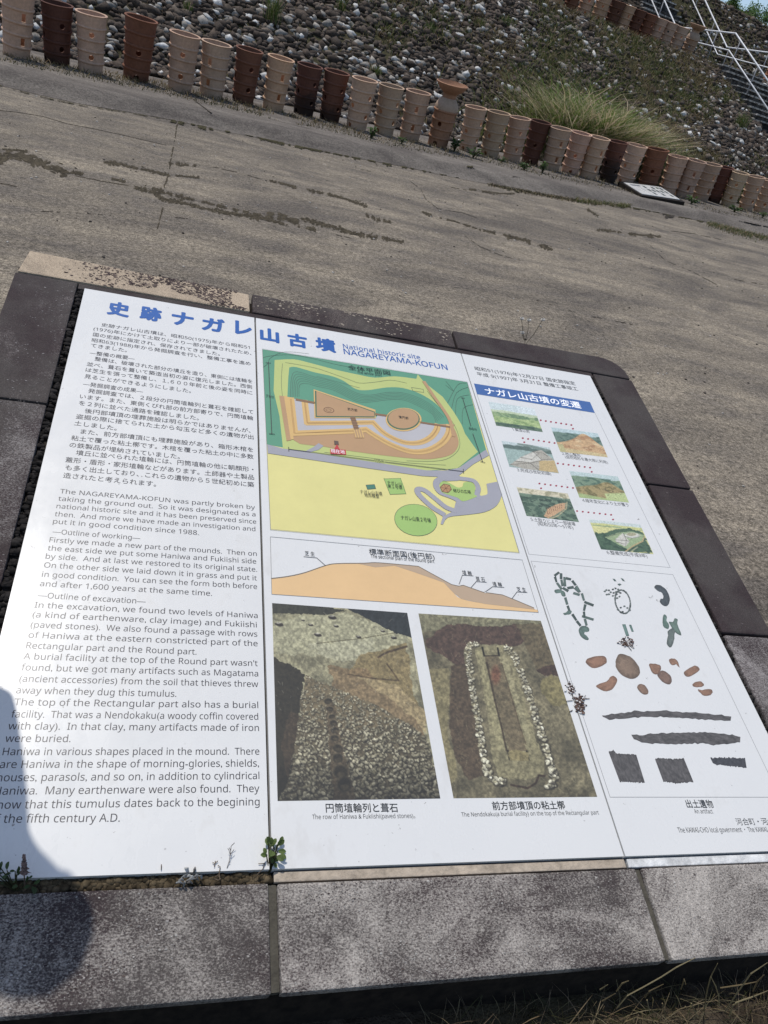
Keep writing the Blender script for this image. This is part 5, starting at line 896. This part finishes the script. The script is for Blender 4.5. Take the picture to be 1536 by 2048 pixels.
# ------------------------------------------------------------------ plants
def onM(px, py):
    d = ray(px, py); lo = 9.0
    for s_ in np.arange(9, 60, .05):
        q = CAM+d*s_; a, D = aD(q[0], q[1])
        if D > .9 and q[2] <= float(Zm(np.array(a), np.array(D))): return q
    return CAM+d*30
def leafy(b, base, tip, w, c, nrm=None, fold=.25):
    base, tip = np.asarray(base, float), np.asarray(tip, float); d = tip-base; l = np.linalg.norm(d)+1e-9; d = d/l
    nrm = np.array([random.gauss(0, .4), random.gauss(0, .4), 1.0]) if nrm is None else np.asarray(nrm, float); s_ = np.cross(d, nrm); s_ = s_/(np.linalg.norm(s_)+1e-9); up_ = np.cross(s_, d)
    V = [base]; jf = random.uniform(.7, 1.3); c1 = tuple(x*jf for x in c)
    for t, ww in ((.3, .75), (.65, 1.0), (.88, .6)): m = base+d*l*t+up_*l*.12*math.sin(t*3.1); V += [m-s_*w/2*ww+up_*fold*w*.4, m, m+s_*w/2*ww+up_*fold*w*.4]
    V.append(tip); b.mesh(V, [[0, 1, 2], [0, 2, 3], [1, 4, 5, 2], [2, 5, 6, 3], [4, 7, 8, 5], [5, 8, 9, 6], [7, 10, 8], [8, 10, 9]], c1)
def tuft(name, label, cat_, base, n, h, spread, col_, dry=.2, w=.012, lean=(.1, .8), group=None, kindname='blades'):
    r = empty(name, tuple(base), label, cat_, group); B = np.tile(base, (n, 1)); t = rdir(n)*(np.abs(RNG.normal(0, spread*.5, (n, 1)))); B[:, :2] += t
    c = np.where(RNG.random((n, 1)) < dry, vary(DRY, n), vary(col_, n)); V, F, C = blades(B, h*RNG.uniform(.5, 1.05, n), rdir(n), RNG.uniform(*lean, n), np.full(n, w)*RNG.uniform(.7, 1.3, n), c*.75, c*1.15)
    fast(kindname, V, F, MT['leaf'], r, col=C); return r
# tall silver grass behind the row
q = hitD(1205, 288, 1.7); q[2] = float(Zm(*[np.array(v) for v in aD(q[0], q[1])])); rt0 = empty('silver_grass', tuple(q), 'big clump of tall arching silver grass, green below and straw coloured on top', 'grass clump')
def clump(n, h0, h1, sa, sd, c, name, lean=(.3, 1.1), w=.016, tip=None):
    A, D = aD(q[0], q[1]); a_ = RNG.normal(A, sa, n); d_ = np.abs(RNG.normal(0, sd, n))+D-.2; x, y = xy(a_, d_); B = np.stack([x, y, Zm(a_, d_)], -1); cc = vary(c, n, .35); return fast(name, *(lambda r: (r[0], r[1], MT['leaf'], rt0, r[2]))(blades(B, RNG.uniform(h0, h1, n), rdir(n), RNG.uniform(*lean, n), RNG.uniform(.6, 1.4, n)*w, cc*.7, cc*1.2 if tip is None else vary(tip, n), .75)))
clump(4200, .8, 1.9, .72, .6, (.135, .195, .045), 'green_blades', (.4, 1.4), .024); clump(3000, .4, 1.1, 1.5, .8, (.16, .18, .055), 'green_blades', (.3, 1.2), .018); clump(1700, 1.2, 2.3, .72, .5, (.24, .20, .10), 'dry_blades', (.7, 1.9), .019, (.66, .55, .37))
clump(900, .7, 1.7, .75, .5, (.28, .22, .12), 'dry_blades', (.5, 1.4), .022, (.6, .49, .33))
q2 = hitD(1378, 300, 1.2); q2[2] = float(G(q2[0], q2[1])+KH); tuft('dry_grass', 'pale dry curled grass clump behind the cylinders right of the plaque', 'grass clump', q2, 420, .55, .75, (.10, .10, .035), .8, .012, (.5, 1.5))
for px_, lb_ in ((1262, 'olive weedy grass behind the nearly black cylinder'), (1425, 'brown green weedy grass right of the pale dry clump'), (1462, 'rank weedy grass in front of the dark withered stalks')):
    q2 = hitD(px_, 345, 1.4); q2[2] = float(G(q2[0], q2[1])+KH); tuft('weedy_grass', lb_, 'grass clump', q2, 380, .75, .8, (.12, .13, .045), .4, .014, (.3, 1.4), 'weedy grass behind the lower row')
q2 = hitD(1340, 285, 1.3); q2[2] = float(G(q2[0], q2[1])+KH); tuft('dry_grass', 'mixed green and brown grass tuft behind the wide red brown cylinder', 'grass clump', q2, 420, .7, .5, (.075, .085, .03), .45, .012, (.2, 1.1))
# withered dark stalks and shrubby weeds at the right edge
def stalks(px, py, D, n, h, spread, label, lean=.25):
    q = hitD(px, py, D); q[2] = float(Zm(*[np.array(v) for v in aD(q[0], q[1])])); r = empty('withered_weed', tuple(q), label, 'withered weed'); b = MB()
    for _ in range(n):
        o = q+np.array([random.gauss(0, spread), random.gauss(0, spread*.5), 0]); hh = h*random.uniform(.5, 1.05); dx, dy = random.gauss(.1, lean)*hh, random.gauss(0, lean)*hh; jf = random.uniform(.5, 1.5); c = tuple(v*jf for v in (.030, .024, .017))
        p_ = [o+np.array([dx*t*t, dy*t*t, hh*t]) for t in (0, .35, .7, 1)]; b.tube(p_, [.008, .007, .008, .004], 5, c)
        for _ in range(9): t = random.uniform(.35, 1); m = o+np.array([dx*t*t, dy*t*t, hh*t]); e = m+np.array([random.gauss(0, .03), random.gauss(0, .03), random.uniform(.02, .06)]); b.tube([m, (m+e)/2, e], [.006, .011, .003], 4, c)
    b.build('stalks', MT['debris'], r)
stalks(1500, 372, 1.6, 46, 1.25, .55, 'crowd of dark withered weed stalks at the right edge below the stair'); stalks(1352, 312, 1.4, 9, .75, .2, 'few dark withered stalks beside the pale dry grass')
def weed(name, label, cat_, base, n, h, spread, c, lw, group=None, stem=True):
    r = empty(name, tuple(base), label, cat_, group); b = MB(); s = MB()
    for _ in range(n):
        az = random.uniform(0, 6.28); l = spread*random.uniform(.4, 1.1); z = h*random.uniform(.25, 1); m = np.array(base)+np.array([math.cos(az)*l*.4, math.sin(az)*l*.4, z*.75]); tp_ = np.array(base)+np.array([math.cos(az)*l, math.sin(az)*l, z*random.uniform(.7, 1.05)])
        if stem: s.tube([np.array(base)+np.array([random.gauss(0, .01), random.gauss(0, .01), 0]), m*.5+np.array(base)*.5+np.array([0, 0, .02]), m], .0025 if h < .4 else .006, 4, (.06, .07, .025))
        leafy(b, m, tp_, lw*random.uniform(.7, 1.2), c)
    b.build('leaves', MT['leaf'], r)
    if stem: s.build('stem', MT['leaf'], r)
    return r
q2 = hitD(1508, 372, 1.0); q2[2] = float(G(q2[0], q2[1])+KH); weed('shrubby_weed', 'leafy green shrub low behind the last cylinders at the right edge', 'shrub', q2, 150, .75, .5, (.07, .12, .035), .06)
q2 = hitD(1330, 50, 9.2)
WG = 'weeds at the feet of the lower row'
for px, py, n, h, sp_, lb in ((742, 276, 22, .17, .10, 'small weed between two pale cylinders left of the flared jar pair'), (803, 288, 12, .12, .09, 'low weed between the two pale cylinders nearest left of the flared jar'), (908, 303, 34, .24, .13, 'bushy green weed at the right foot of the flared orange jar'), (946, 316, 16, .20, .16, 'broad leaved dark weed in front of the cylinder right of the flared jar'), (1003, 326, 12, .12, .08, 'little weed at the foot of the triangular windowed cylinder'), (1048, 340, 22, .12, .12, 'creeping weed below the narrow red brown cylinder'), (1084, 346, 18, .22, .09, 'upright weed between narrow red brown cylinder and its pale right neighbour'), (1318, 391, 14, .14, .12, 'broad weed behind the right half of the ground plaque'), (1382, 408, 22, .17, .14, 'dark leafed weed before the pale cylinders right of the plaque'), (1468, 424, 26, .14, .16, 'spreading weed below the last pale cylinders near the right edge'), (1525, 436, 16, .14, .12, 'weed cut by the right edge below the last cylinder')):
    weed('weed', lb, 'weed', onH(px, py), n*2, h*1.05, sp_*1.15, (.062, .105, .032), .05, WG)
TG = 'grass tufts on the stone slope'
for px, py, n, h, sp_, lb in ((543, 48, 130, .75, .20, 'tall narrow green grass tuft high on the stones above the tan cylinder'), (680, 22, 70, .40, .15, 'small grass tuft near the top edge above the flared jar\'s left neighbours'), (374, 26, 60, .25, .14, 'yellow green grass tuft on the stones near the top left'), (858, 66, 90, .32, .30, 'grass tuft on the stones up above the flared orange jar'), (1012, 52, 120, .32, .45, 'broad grass tuft at the edge of the turf below the upper row'), (960, 55, 70, .28, .3, 'thin grass tuft left of the broad one below the upper row'), (750, 152, 60, .26, .2, 'straggly tuft just behind the pale cylinders left of the flared jar'), (1140, 205, 90, .40, .25, 'bright green tuft at the left of the silver grass'), (1478, 255, 150, .55, .28, 'bright green upright tuft beside the lower stair flight'), (1448, 205, 60, .28, .14, 'small round tuft on the stones left of the stair')):
    tuft('grass_tuft', lb, 'grass tuft', onM(px, py), n, h, sp_, (.095, .135, .03), .15, .012, (.05, .6), TG)
# trees behind the mound
def tree(px, py, D, h, rad_, label, n):
    q = hitD(px, py, D); z0 = float(Zm(*[np.array(v) for v in aD(q[0], q[1])])); r = empty('tree', (q[0], q[1], z0), label, 'tree', 'trees on the skyline'); b = MB(); base = np.array([q[0], q[1], z0-.2]); top = q
    b.tube([base, (base+top)/2+np.array([.05, 0, 0]), top], [.09, .06, .03], 7); tips = []
    for i in range(14):
        t = random.uniform(.3, 1); s_ = base*(1-t)+top*t; e = top+np.array([random.gauss(0, rad_*.75), random.gauss(0, rad_*.75), random.uniform(-.6, .7)*rad_]); b.tube([s_, (s_+e)/2+np.array([0, 0, .1]), e], [.03, .02, .008], 5); tips.append(e)
    b.build('trunk', MT['bark'], r, True, False); c = MB()
    for e in tips:
        for _ in range(n):
            m = e+np.array([random.gauss(0, rad_*.24), random.gauss(0, rad_*.24), random.gauss(0, rad_*.22)]); v = np.array([random.gauss(0, 1), random.gauss(0, 1), random.gauss(0, .6)]); v /= np.linalg.norm(v); leafy(c, m, m+v*random.uniform(.07, .14), .06, random.choice(((.11, .19, .055), (.15, .24, .08), (.07, .13, .04))))
    c.build('crown', MT['leaf'], r)
tree(1476, 24, 17, 1.2, .55, 'broad leafed green tree on the skyline left of the bare twigs', 150); tree(1500, 34, 18, 1, .5, 'lower round bush on the skyline right of the larger green tree', 110); tree(1532, 56, 19, 1, .5, 'dark green bush on the skyline cut by the right edge', 80)
q = hitD(1521, 52, 17.5); r = empty('bare_tree', tuple(q), 'thin leafless twigs standing against the sky near the right edge', 'tree'); b = MB()
def twig(o, d, l, rr, n):
    e = o+d*l; b.tube([o, (o+e)/2+np.array([random.gauss(0, .02), 0, 0]), e], [rr, rr*.8, rr*.5], 5)
    if n:
        for _ in range(3): d2 = d+np.array([random.gauss(0, .45), random.gauss(0, .45), random.gauss(.1, .2)]); twig(o+d*l*random.uniform(.5, 1), d2/np.linalg.norm(d2), l*.62, rr*.55, n-1)
for dx in (-.35, 0, .3): twig(q+np.array([dx, 0, -.5]), np.array([random.gauss(0, .1), 0, 1.0]), .75, .014, 3)
b.build('twigs', MT['bark'], r, True, False)

# ------------------------------------------------------------------ growth, droppings and straws on the sign
ZP = lambda x, y: (300+x*.19531, 1650+y*.19531)
ZQ = lambda x, y: (x*.15625, 1680+y*.15625)
def pp(fr, x, y, w): return P(*uv(*fr(x, y)), 0)+NS*w
def signplant(name, label, cat_, fr, root, leaves, c, w=(.008, .022), lw=.45, stem=(.05, .05, .02)):
    r = empty(name, tuple(pp(fr, *root, -.008)), label, cat_); b = MB(); s = MB(); o = pp(fr, *root, -.008)
    for tx, ty, bx, by in leaves:
        h = random.uniform(*w); base = pp(fr, bx, by, h*.7); tip = pp(fr, tx, ty, h+random.uniform(-.004, .008)); l = np.linalg.norm(tip-base); leafy(b, base, tip, l*lw*random.uniform(.85, 1.15), c, NS+np.array([random.gauss(0, .35), random.gauss(0, .35), 0])); s.tube([o, (o+base)/2+NS*.004, base], .0009, 4, stem)
    b.build('leaves', MT['leaf'], r); s.build('stem', MT['leaf'], r); return r
signplant('succulent_weed', 'small fleshy green weed growing at the foot of the joint between left and middle panels', 'weed', ZP, (1225, 480), [(1172, 160, 1205, 235), (1218, 180, 1222, 240), (1278, 165, 1255, 235), (1345, 150, 1300, 220), (1350, 205, 1290, 225), (1150, 260, 1185, 310), (1108, 352, 1180, 335), (1200, 385, 1240, 300), (1290, 330, 1235, 290), (1370, 320, 1290, 300), (1390, 350, 1310, 320), (1350, 400, 1280, 345), (1285, 455, 1265, 395), (1190, 380, 1225, 330), (1255, 245, 1215, 225), (1330, 240, 1270, 240), (1160, 190, 1195, 225), (1310, 380, 1250, 350), (1240, 420, 1235, 360), (1345, 178, 1305, 215)], (.105, .145, .045), (.008, .028), .62)
r = signplant('flowering_weed', 'dark leafed weed with a dried flower spike, bottom left corner of the left panel', 'weed', ZQ, (200, 640), [(35, 318, 20, 400), (128, 345, 95, 430), (5, 330, -20, 440), (250, 405, 215, 480), (270, 445, 220, 500), (30, 560, 100, 500), (140, 430, 60, 460), (-20, 470, 60, 440), (130, 460, 200, 440), (75, 570, 110, 500), (420, 490, 370, 520), (515, 540, 430, 590), (305, 640, 390, 600), (440, 740, 420, 610), (350, 500, 330, 560), (240, 660, 160, 650), (190, 600, 215, 530), (20, 450, -60, 470), (60, 620, 0, 600), (-40, 560, -90, 520), (-60, 400, -100, 460)], (.050, .078, .030), (.006, .03), .5)
b = MB()
for i in range(46): t = i/46; b.mesh([pp(ZQ, 322+random.gauss(0, 22*(1.1-t)), 510-185*t+random.gauss(0, 6), .03+.02*t)+.0022*np.array(v) for v in IV.tolist()], IF.tolist(), (lambda f: tuple(v*f for v in (.17, .115, .10)))(random.uniform(.5, 1.5)))
b.tube([pp(ZQ, 320, 640, 0), pp(ZQ, 318, 520, .03), pp(ZQ, 322, 340, .05)], .0012, 5, (.10, .07, .05)); b.build('flower_spike', MT['debris'], r)
r = empty('dried_weed', tuple(pp(ZP, 400, 580, 0)), 'silvery dried curled leaves lying on the lower edge of the left panel', 'dried weed'); b = MB()
for (x0, y0), (x1, y1) in (((355, 545), (430, 540)), ((290, 575), (345, 585)), ((370, 580), (460, 565)), ((265, 600), (335, 615)), ((380, 600), (430, 612)), ((440, 545), (500, 535)), ((505, 530), (525, 565)), ((340, 640), (355, 590)), ((355, 445), (395, 500)), ((460, 440), (440, 520)), ((320, 550), (365, 545)), ((455, 560), (490, 580)), ((360, 520), (380, 545)), ((400, 555), (450, 550)), ((430, 500), (445, 530))):
    m = pp(ZP, (x0+x1)/2, (y0+y1)/2, .014); b.tube([pp(ZP, x0, y0, .004), m, pp(ZP, x1, y1, .007)], [.0012, .0026, .001], 6, random.choice(((.40, .40, .38), (.26, .26, .25), (.16, .15, .14))))
b.build('curled_leaves', MT['debris'], r)
r = empty('dry_twig', tuple(pp(ZP, 785, 450, 0)), 'hair thin dry twig rising from the soil joint onto the left panel', 'twig'); b = MB()
for l in ([(785, 450), (805, 385), (815, 320), (818, 250), (852, 218)], [(812, 330), (798, 285), (785, 270)], [(818, 320), (848, 280)], [(816, 290), (800, 262)], [(805, 385), (812, 400)], [(822, 245), (835, 232)]): b.tube([pp(ZP, x, y, .004+.00006*(450-y)) for x, y in l], .0006, 4, (.10, .08, .07))
b.build('twigs', MT['debris'], r)
r = empty('dry_twig', tuple(pp(ZP, 700, 560, 0)), 'tiny curled brown sprig in the soil joint left of the taller twig', 'twig'); b = MB()
for l in ([(712, 570), (705, 500), (715, 440), (690, 425)], [(655, 440), (660, 405), (690, 380)], [(660, 405), (635, 395)], [(668, 395), (662, 380)], [(665, 540), (700, 520), (710, 480)], [(650, 560), (700, 575), (720, 560)], [(112, 470), (114, 415)], [(1090, 520), (1150, 460), (1170, 400)], [(1105, 408), (1165, 405)]): b.tube([pp(ZP, x, y, .006) for x, y in l], .0008, 4, (.15, .11, .075))
b.build('twigs', MT['debris'], r)
def splat(label, cx_, cy_, rx, ry, n, white, legs):
    o = pp(Z8c, cx_, cy_, WP); r = empty('bird_dropping', tuple(o), label, 'dropping', 'droppings on the sign'); b = MB()
    for _ in range(n):
        x, y = cx_+random.gauss(0, rx*.42), cy_+random.gauss(0, ry*.42); s_ = random.uniform(.0008, .0030); c = random.choice(white); q_ = pp(Z8c, x, y, WP+random.uniform(.0006, .003)); sc_ = np.array([random.uniform(.6, 1.8), random.uniform(.6, 1.5), .45]); b.mesh([q_+s_*sc_*np.array(v) for v in IV.tolist()], IF.tolist(), c)
    for l in legs: b.tube([pp(Z8c, x, y, WP+.0022) for x, y in l], .0009, 4, (.06, .045, .035))
    b.build('flakes', MT['debris'], r)
BW = [(.10, .06, .045), (.07, .045, .035), (.15, .10, .08), (.05, .035, .03), (.55, .53, .50)]
splat('brown feathery dropping across the joint between the middle and right panels', 372, 950, 36, 58, 190, BW, [[(350, 930), (400, 920), (434, 918)], [(290, 935), (330, 930)], [(330, 990), (310, 1000)], [(390, 990), (405, 1005)]]); splat('small dark and white dropping on the joint above the larger one', 318, 862, 26, 40, 80, BW+[(.6, .6, .58)], [[(300, 825), (310, 850)], [(340, 850), (330, 880)]]); splat('reddish brown dropping below the green bead picture on the right panel', 660, 574, 44, 26, 120, BW+[(.6, .58, .56)], [[(670, 595), (692, 624)], [(655, 538), (650, 556)], [(690, 600), (706, 604)]])
# daisies behind the plinth
rq = lambda x, y: hit(x, y, (0, .22, 0), np.array([0, 1.0, 0])); r = empty('daisy_weed', tuple(rq(1047, 690)), 'spindly weed with tiny white daisy heads just behind the plinth', 'weed'); b = MB(); f_ = MB()
for l in ([(1047, 720), (1050, 683), (1046, 664), (1043, 638)], [(1050, 683), (1056, 660), (1057, 641)], [(1050, 690), (1068, 668), (1085, 640)], [(1048, 680), (1044, 666)]):
    b.tube([rq(*q_) for q_ in l], .0011, 4, (.10, .09, .05)); e = rq(*l[-1])
    for i in range(9): t = i/9*6.28; leafy(f_, e, e+np.array([math.cos(t)*.011, -.004, math.sin(t)*.006+.003]), .007, (.62, .60, .56), (0, -.5, 1))
b.build('stem', MT['leaf'], r); f_.build('flower_heads', MT['leaf'], r)
# straws and dry grass before the plinth
ZR = lambda x, y: (1200+x*.21875, 1860+y*.21875)
yf = P(0, 2.626)[1]; stq = [[(150, 720), (250, 600), (400, 520), (560, 430), (700, 340), (870, 255)], [(950, 740), (980, 550), (1010, 430), (1075, 305)], [(1140, 750), (1250, 580), (1380, 400), (1530, 300)], [(1090, 690), (1085, 600), (1060, 520), (1015, 430)], [(1240, 665), (1400, 610), (1536, 555)], [(690, 735), (760, 800), (850, 850)], [(780, 700), (850, 800), (900, 859)], [(835, 670), (880, 770), (930, 850)], [(20, 650), (140, 580)], [(150, 560), (200, 490), (260, 465)], [(0, 545), (70, 500)], [(410, 620), (450, 560), (580, 495)], [(430, 640), (460, 780)], [(570, 670), (600, 800)], [(1400, 560), (1440, 470), (1500, 410)], [(1100, 530), (1300, 500), (1450, 470)], [(180, 859), (330, 800), (620, 855)], [(740, 540), (770, 450), (785, 500)], [(1180, 790), (1215, 690), (1330, 620)], [(540, 840), (570, 780), (640, 859)], [(1290, 830), (1400, 800), (1536, 790)], [(1000, 859), (1080, 800), (1160, 859)]]
r = empty('dry_grass', tuple(np.array([1.1, yf-.1, G(1.1, yf-.1)])), 'loose straw coloured grass stems leaning in front of the plinth, bottom right', 'grass clump'); b = MB()
for i, l in enumerate(stq):
    yy = yf-.03-.09*(i % 5)/5; n_ = len(l); pts = [hit(*ZR(*q_), (0, yy-.02*j/n_, 0), np.array([0, 1.0, 0])) for j, q_ in enumerate(l)]; b.tube(pts, [.0013]*(n_-1)+[.0006], 5, random.choice(((.30, .24, .13), (.22, .17, .09), (.36, .30, .17))))
b.build('stems', MT['leaf'], r)
B = np.stack([RNG.uniform(.3, 1.9, 1500), yf-np.abs(RNG.normal(.02, .07, 1500))-.004, np.zeros(1500)], -1); B[:, 2] = G(B[:, 0], B[:, 1]); n = len(B); c = np.where(RNG.random((n, 1)) < .6, vary(DRY, n)*.6, vary((.06, .06, .025), n))
bl = blades(B, RNG.uniform(.02, .09, n), rdir(n), RNG.uniform(.4, 1.6, n), RNG.uniform(.001, .0028, n), c*.8, c); tag(fast('verge_grass', bl[0], bl[1], MT['leaf'], col=bl[2]), 'short dry grass on the ground in front of the plinth', 'grass', kind='stuff')
# loose grit on the paving
n = 900; a_ = np.stack([RNG.uniform(-4, 12, n), RNG.uniform(.3, 10.5, n)], -1); z = G(a_[:, 0], a_[:, 1]); s_ = RNG.uniform(.003, .011, n); VV = (IV[None]*s_[:, None, None]*np.array([1, 1, .6])*(1+RNG.normal(0, .15, (n, len(IV), 1))))+np.stack([a_[:, 0], a_[:, 1], z+s_*.3], -1)[:, None, :]
tone = np.where(RNG.random((n, 1)) < .45, np.array([[.42, .39, .35]]), np.array([[.06, .05, .042]])); tag(fast('grit', VV.reshape(-1, 3), (IF[None]+(np.arange(n)*len(IV))[:, None, None]).reshape(-1, 3), MT['stone'], col=np.repeat(tone, len(IV), 0)), 'loose pale and dark grit scattered over the paving', 'grit', kind='stuff')

# unseen visitor added to cast the shadow on the corner of the sign: stands to the left of the plinth, bending over it
VX, VY = -.985, -1.29
vis = empty('added_person', (VX, VY, float(G(VX, VY))), 'unseen visitor in a dark jacket, added left of the plinth to cast a shadow', 'added_person')
def skin(name, pts, edges, color, sub=2):
    me = bpy.data.meshes.new(name); me.from_pydata([p_[:3] for p_ in pts], edges, []); o = link(name, me, MT['cloth'], vis); o.color = (*color, 1)
    m = o.modifiers.new('skin', 'SKIN'); m.use_smooth_shade = True; sv = me.skin_vertices[0].data if me.skin_vertices else None
    if sv is None: bpy.context.view_layer.objects.active = o; sv = me.skin_vertices[0].data
    for i, p_ in enumerate(pts): sv[i].radius = (p_[3], p_[4] if len(p_) > 4 else p_[3])
    sv[0].use_root = True; s_ = o.modifiers.new('sub', 'SUBSURF'); s_.levels = s_.render_levels = sub; return o
X, Y = VX, VY
pts = [(X+.02, Y, .22, .12, .15), (X+.15, Y, .42, .10, .14), (X+.20, Y-.02, .66, .115, .17), (X+.17, Y-.06, .80, .055), (X+.19, Y-.08, .88, .08, .075), (X+.20, Y-.10, 1.0, .09, .08)]; ed = [(0, 1), (1, 2), (2, 3), (3, 4), (4, 5)]
for s_ in (-1, 1):
    n = len(pts); pts += [(X+.12, Y-.03+s_*.18, .70, .06), (X+.0, Y+s_*.25, .44, .042), (X-.06, Y+s_*.14, .24, .03), (X-.08, Y+s_*.11, .18, .026, .04)]; ed += [(2, n), (n, n+1), (n+1, n+2), (n+2, n+3)]
    for j in range(5): f0 = len(pts); dy = (j-2)*.018*s_; pts += [(X-.09, Y+s_*.10+dy, .135, .009), (X-.10, Y+s_*.09+dy*1.2, .10+(.02 if j in (0, 4) else 0), .008), (X-.09, Y+s_*.085+dy*1.25, .072+(.03 if j in (0, 4) else 0), .007)]; ed += [(n+3, f0), (f0, f0+1), (f0+1, f0+2)]
    n = len(pts); pts += [(X, Y+s_*.09, .14, .085), (X+.02, Y+s_*.10, -.23, .055), (X-.02, Y+s_*.10, -.60, .042), (X+.10, Y+s_*.11, -.645, .034)]; ed += [(0, n), (n, n+1), (n+1, n+2), (n+2, n+3)]
skin('body', pts, ed, (.36, .22, .15))
pts = [(X+.02, Y, .18, .135, .165), (X+.15, Y, .42, .12, .16), (X+.20, Y-.02, .66, .135, .185), (X+.17, Y-.05, .76, .075)]; ed = [(0, 1), (1, 2), (2, 3)]
for s_ in (-1, 1): n = len(pts); pts += [(X+.12, Y-.03+s_*.18, .70, .078), (X+.0, Y+s_*.25, .44, .058), (X-.05, Y+s_*.155, .27, .045)]; ed += [(2, n), (n, n+1), (n+1, n+2)]
skin('jacket', pts, ed, (.03, .035, .05))
pts = [(X, Y, .24, .145, .165)]; ed = []
for s_ in (-1, 1): n = len(pts); pts += [(X, Y+s_*.09, .12, .10), (X+.02, Y+s_*.10, -.23, .072), (X-.02, Y+s_*.10, -.57, .062)]; ed += [(0, n), (n, n+1), (n+1, n+2)]
skin('trousers', pts, ed, (.06, .055, .05))
b = MB(); b.mesh([(X+.185+.105*v[0], Y-.10+.092*v[1], .985+.10*v[2]) for v in IV if v[2] > -.35 or v[0] < -.2], [], (1, 1, 1)); hv = {i: j for j, i in enumerate([i for i, v in enumerate(IV) if v[2] > -.35 or v[0] < -.2])}; b.F = [[hv[i] for i in f] for f in IF.tolist() if all(i in hv for i in f)]; o = b.build('hair', MT['cloth'], vis, True, False); o.color = (.02, .017, .015, 1)
b = MB(); b.mesh([(X+.285+.012*v[0], Y-.10+.016*v[1], .955+.02*v[2]) for v in IV], IF.tolist()); o = b.build('nose', MT['cloth'], vis, True, False); o.color = (.36, .22, .15, 1)
for s_ in (-1, 1):
    b = MB(); b.mesh([(X+.175+.018*v[0], Y-.10+s_*.083+.010*v[1], .955+.03*v[2]) for v in IV], IF.tolist()); o = b.build('ear', MT['cloth'], vis, True, False); o.color = (.36, .22, .15, 1)
    b = MB(); b.mesh([(X+.268+.008*v[0], Y-.10+s_*.032+.012*v[1], .98+.007*v[2]) for v in IV], IF.tolist()); o = b.build('eye', MT['cloth'], vis, True, False); o.color = (.02, .02, .02, 1)
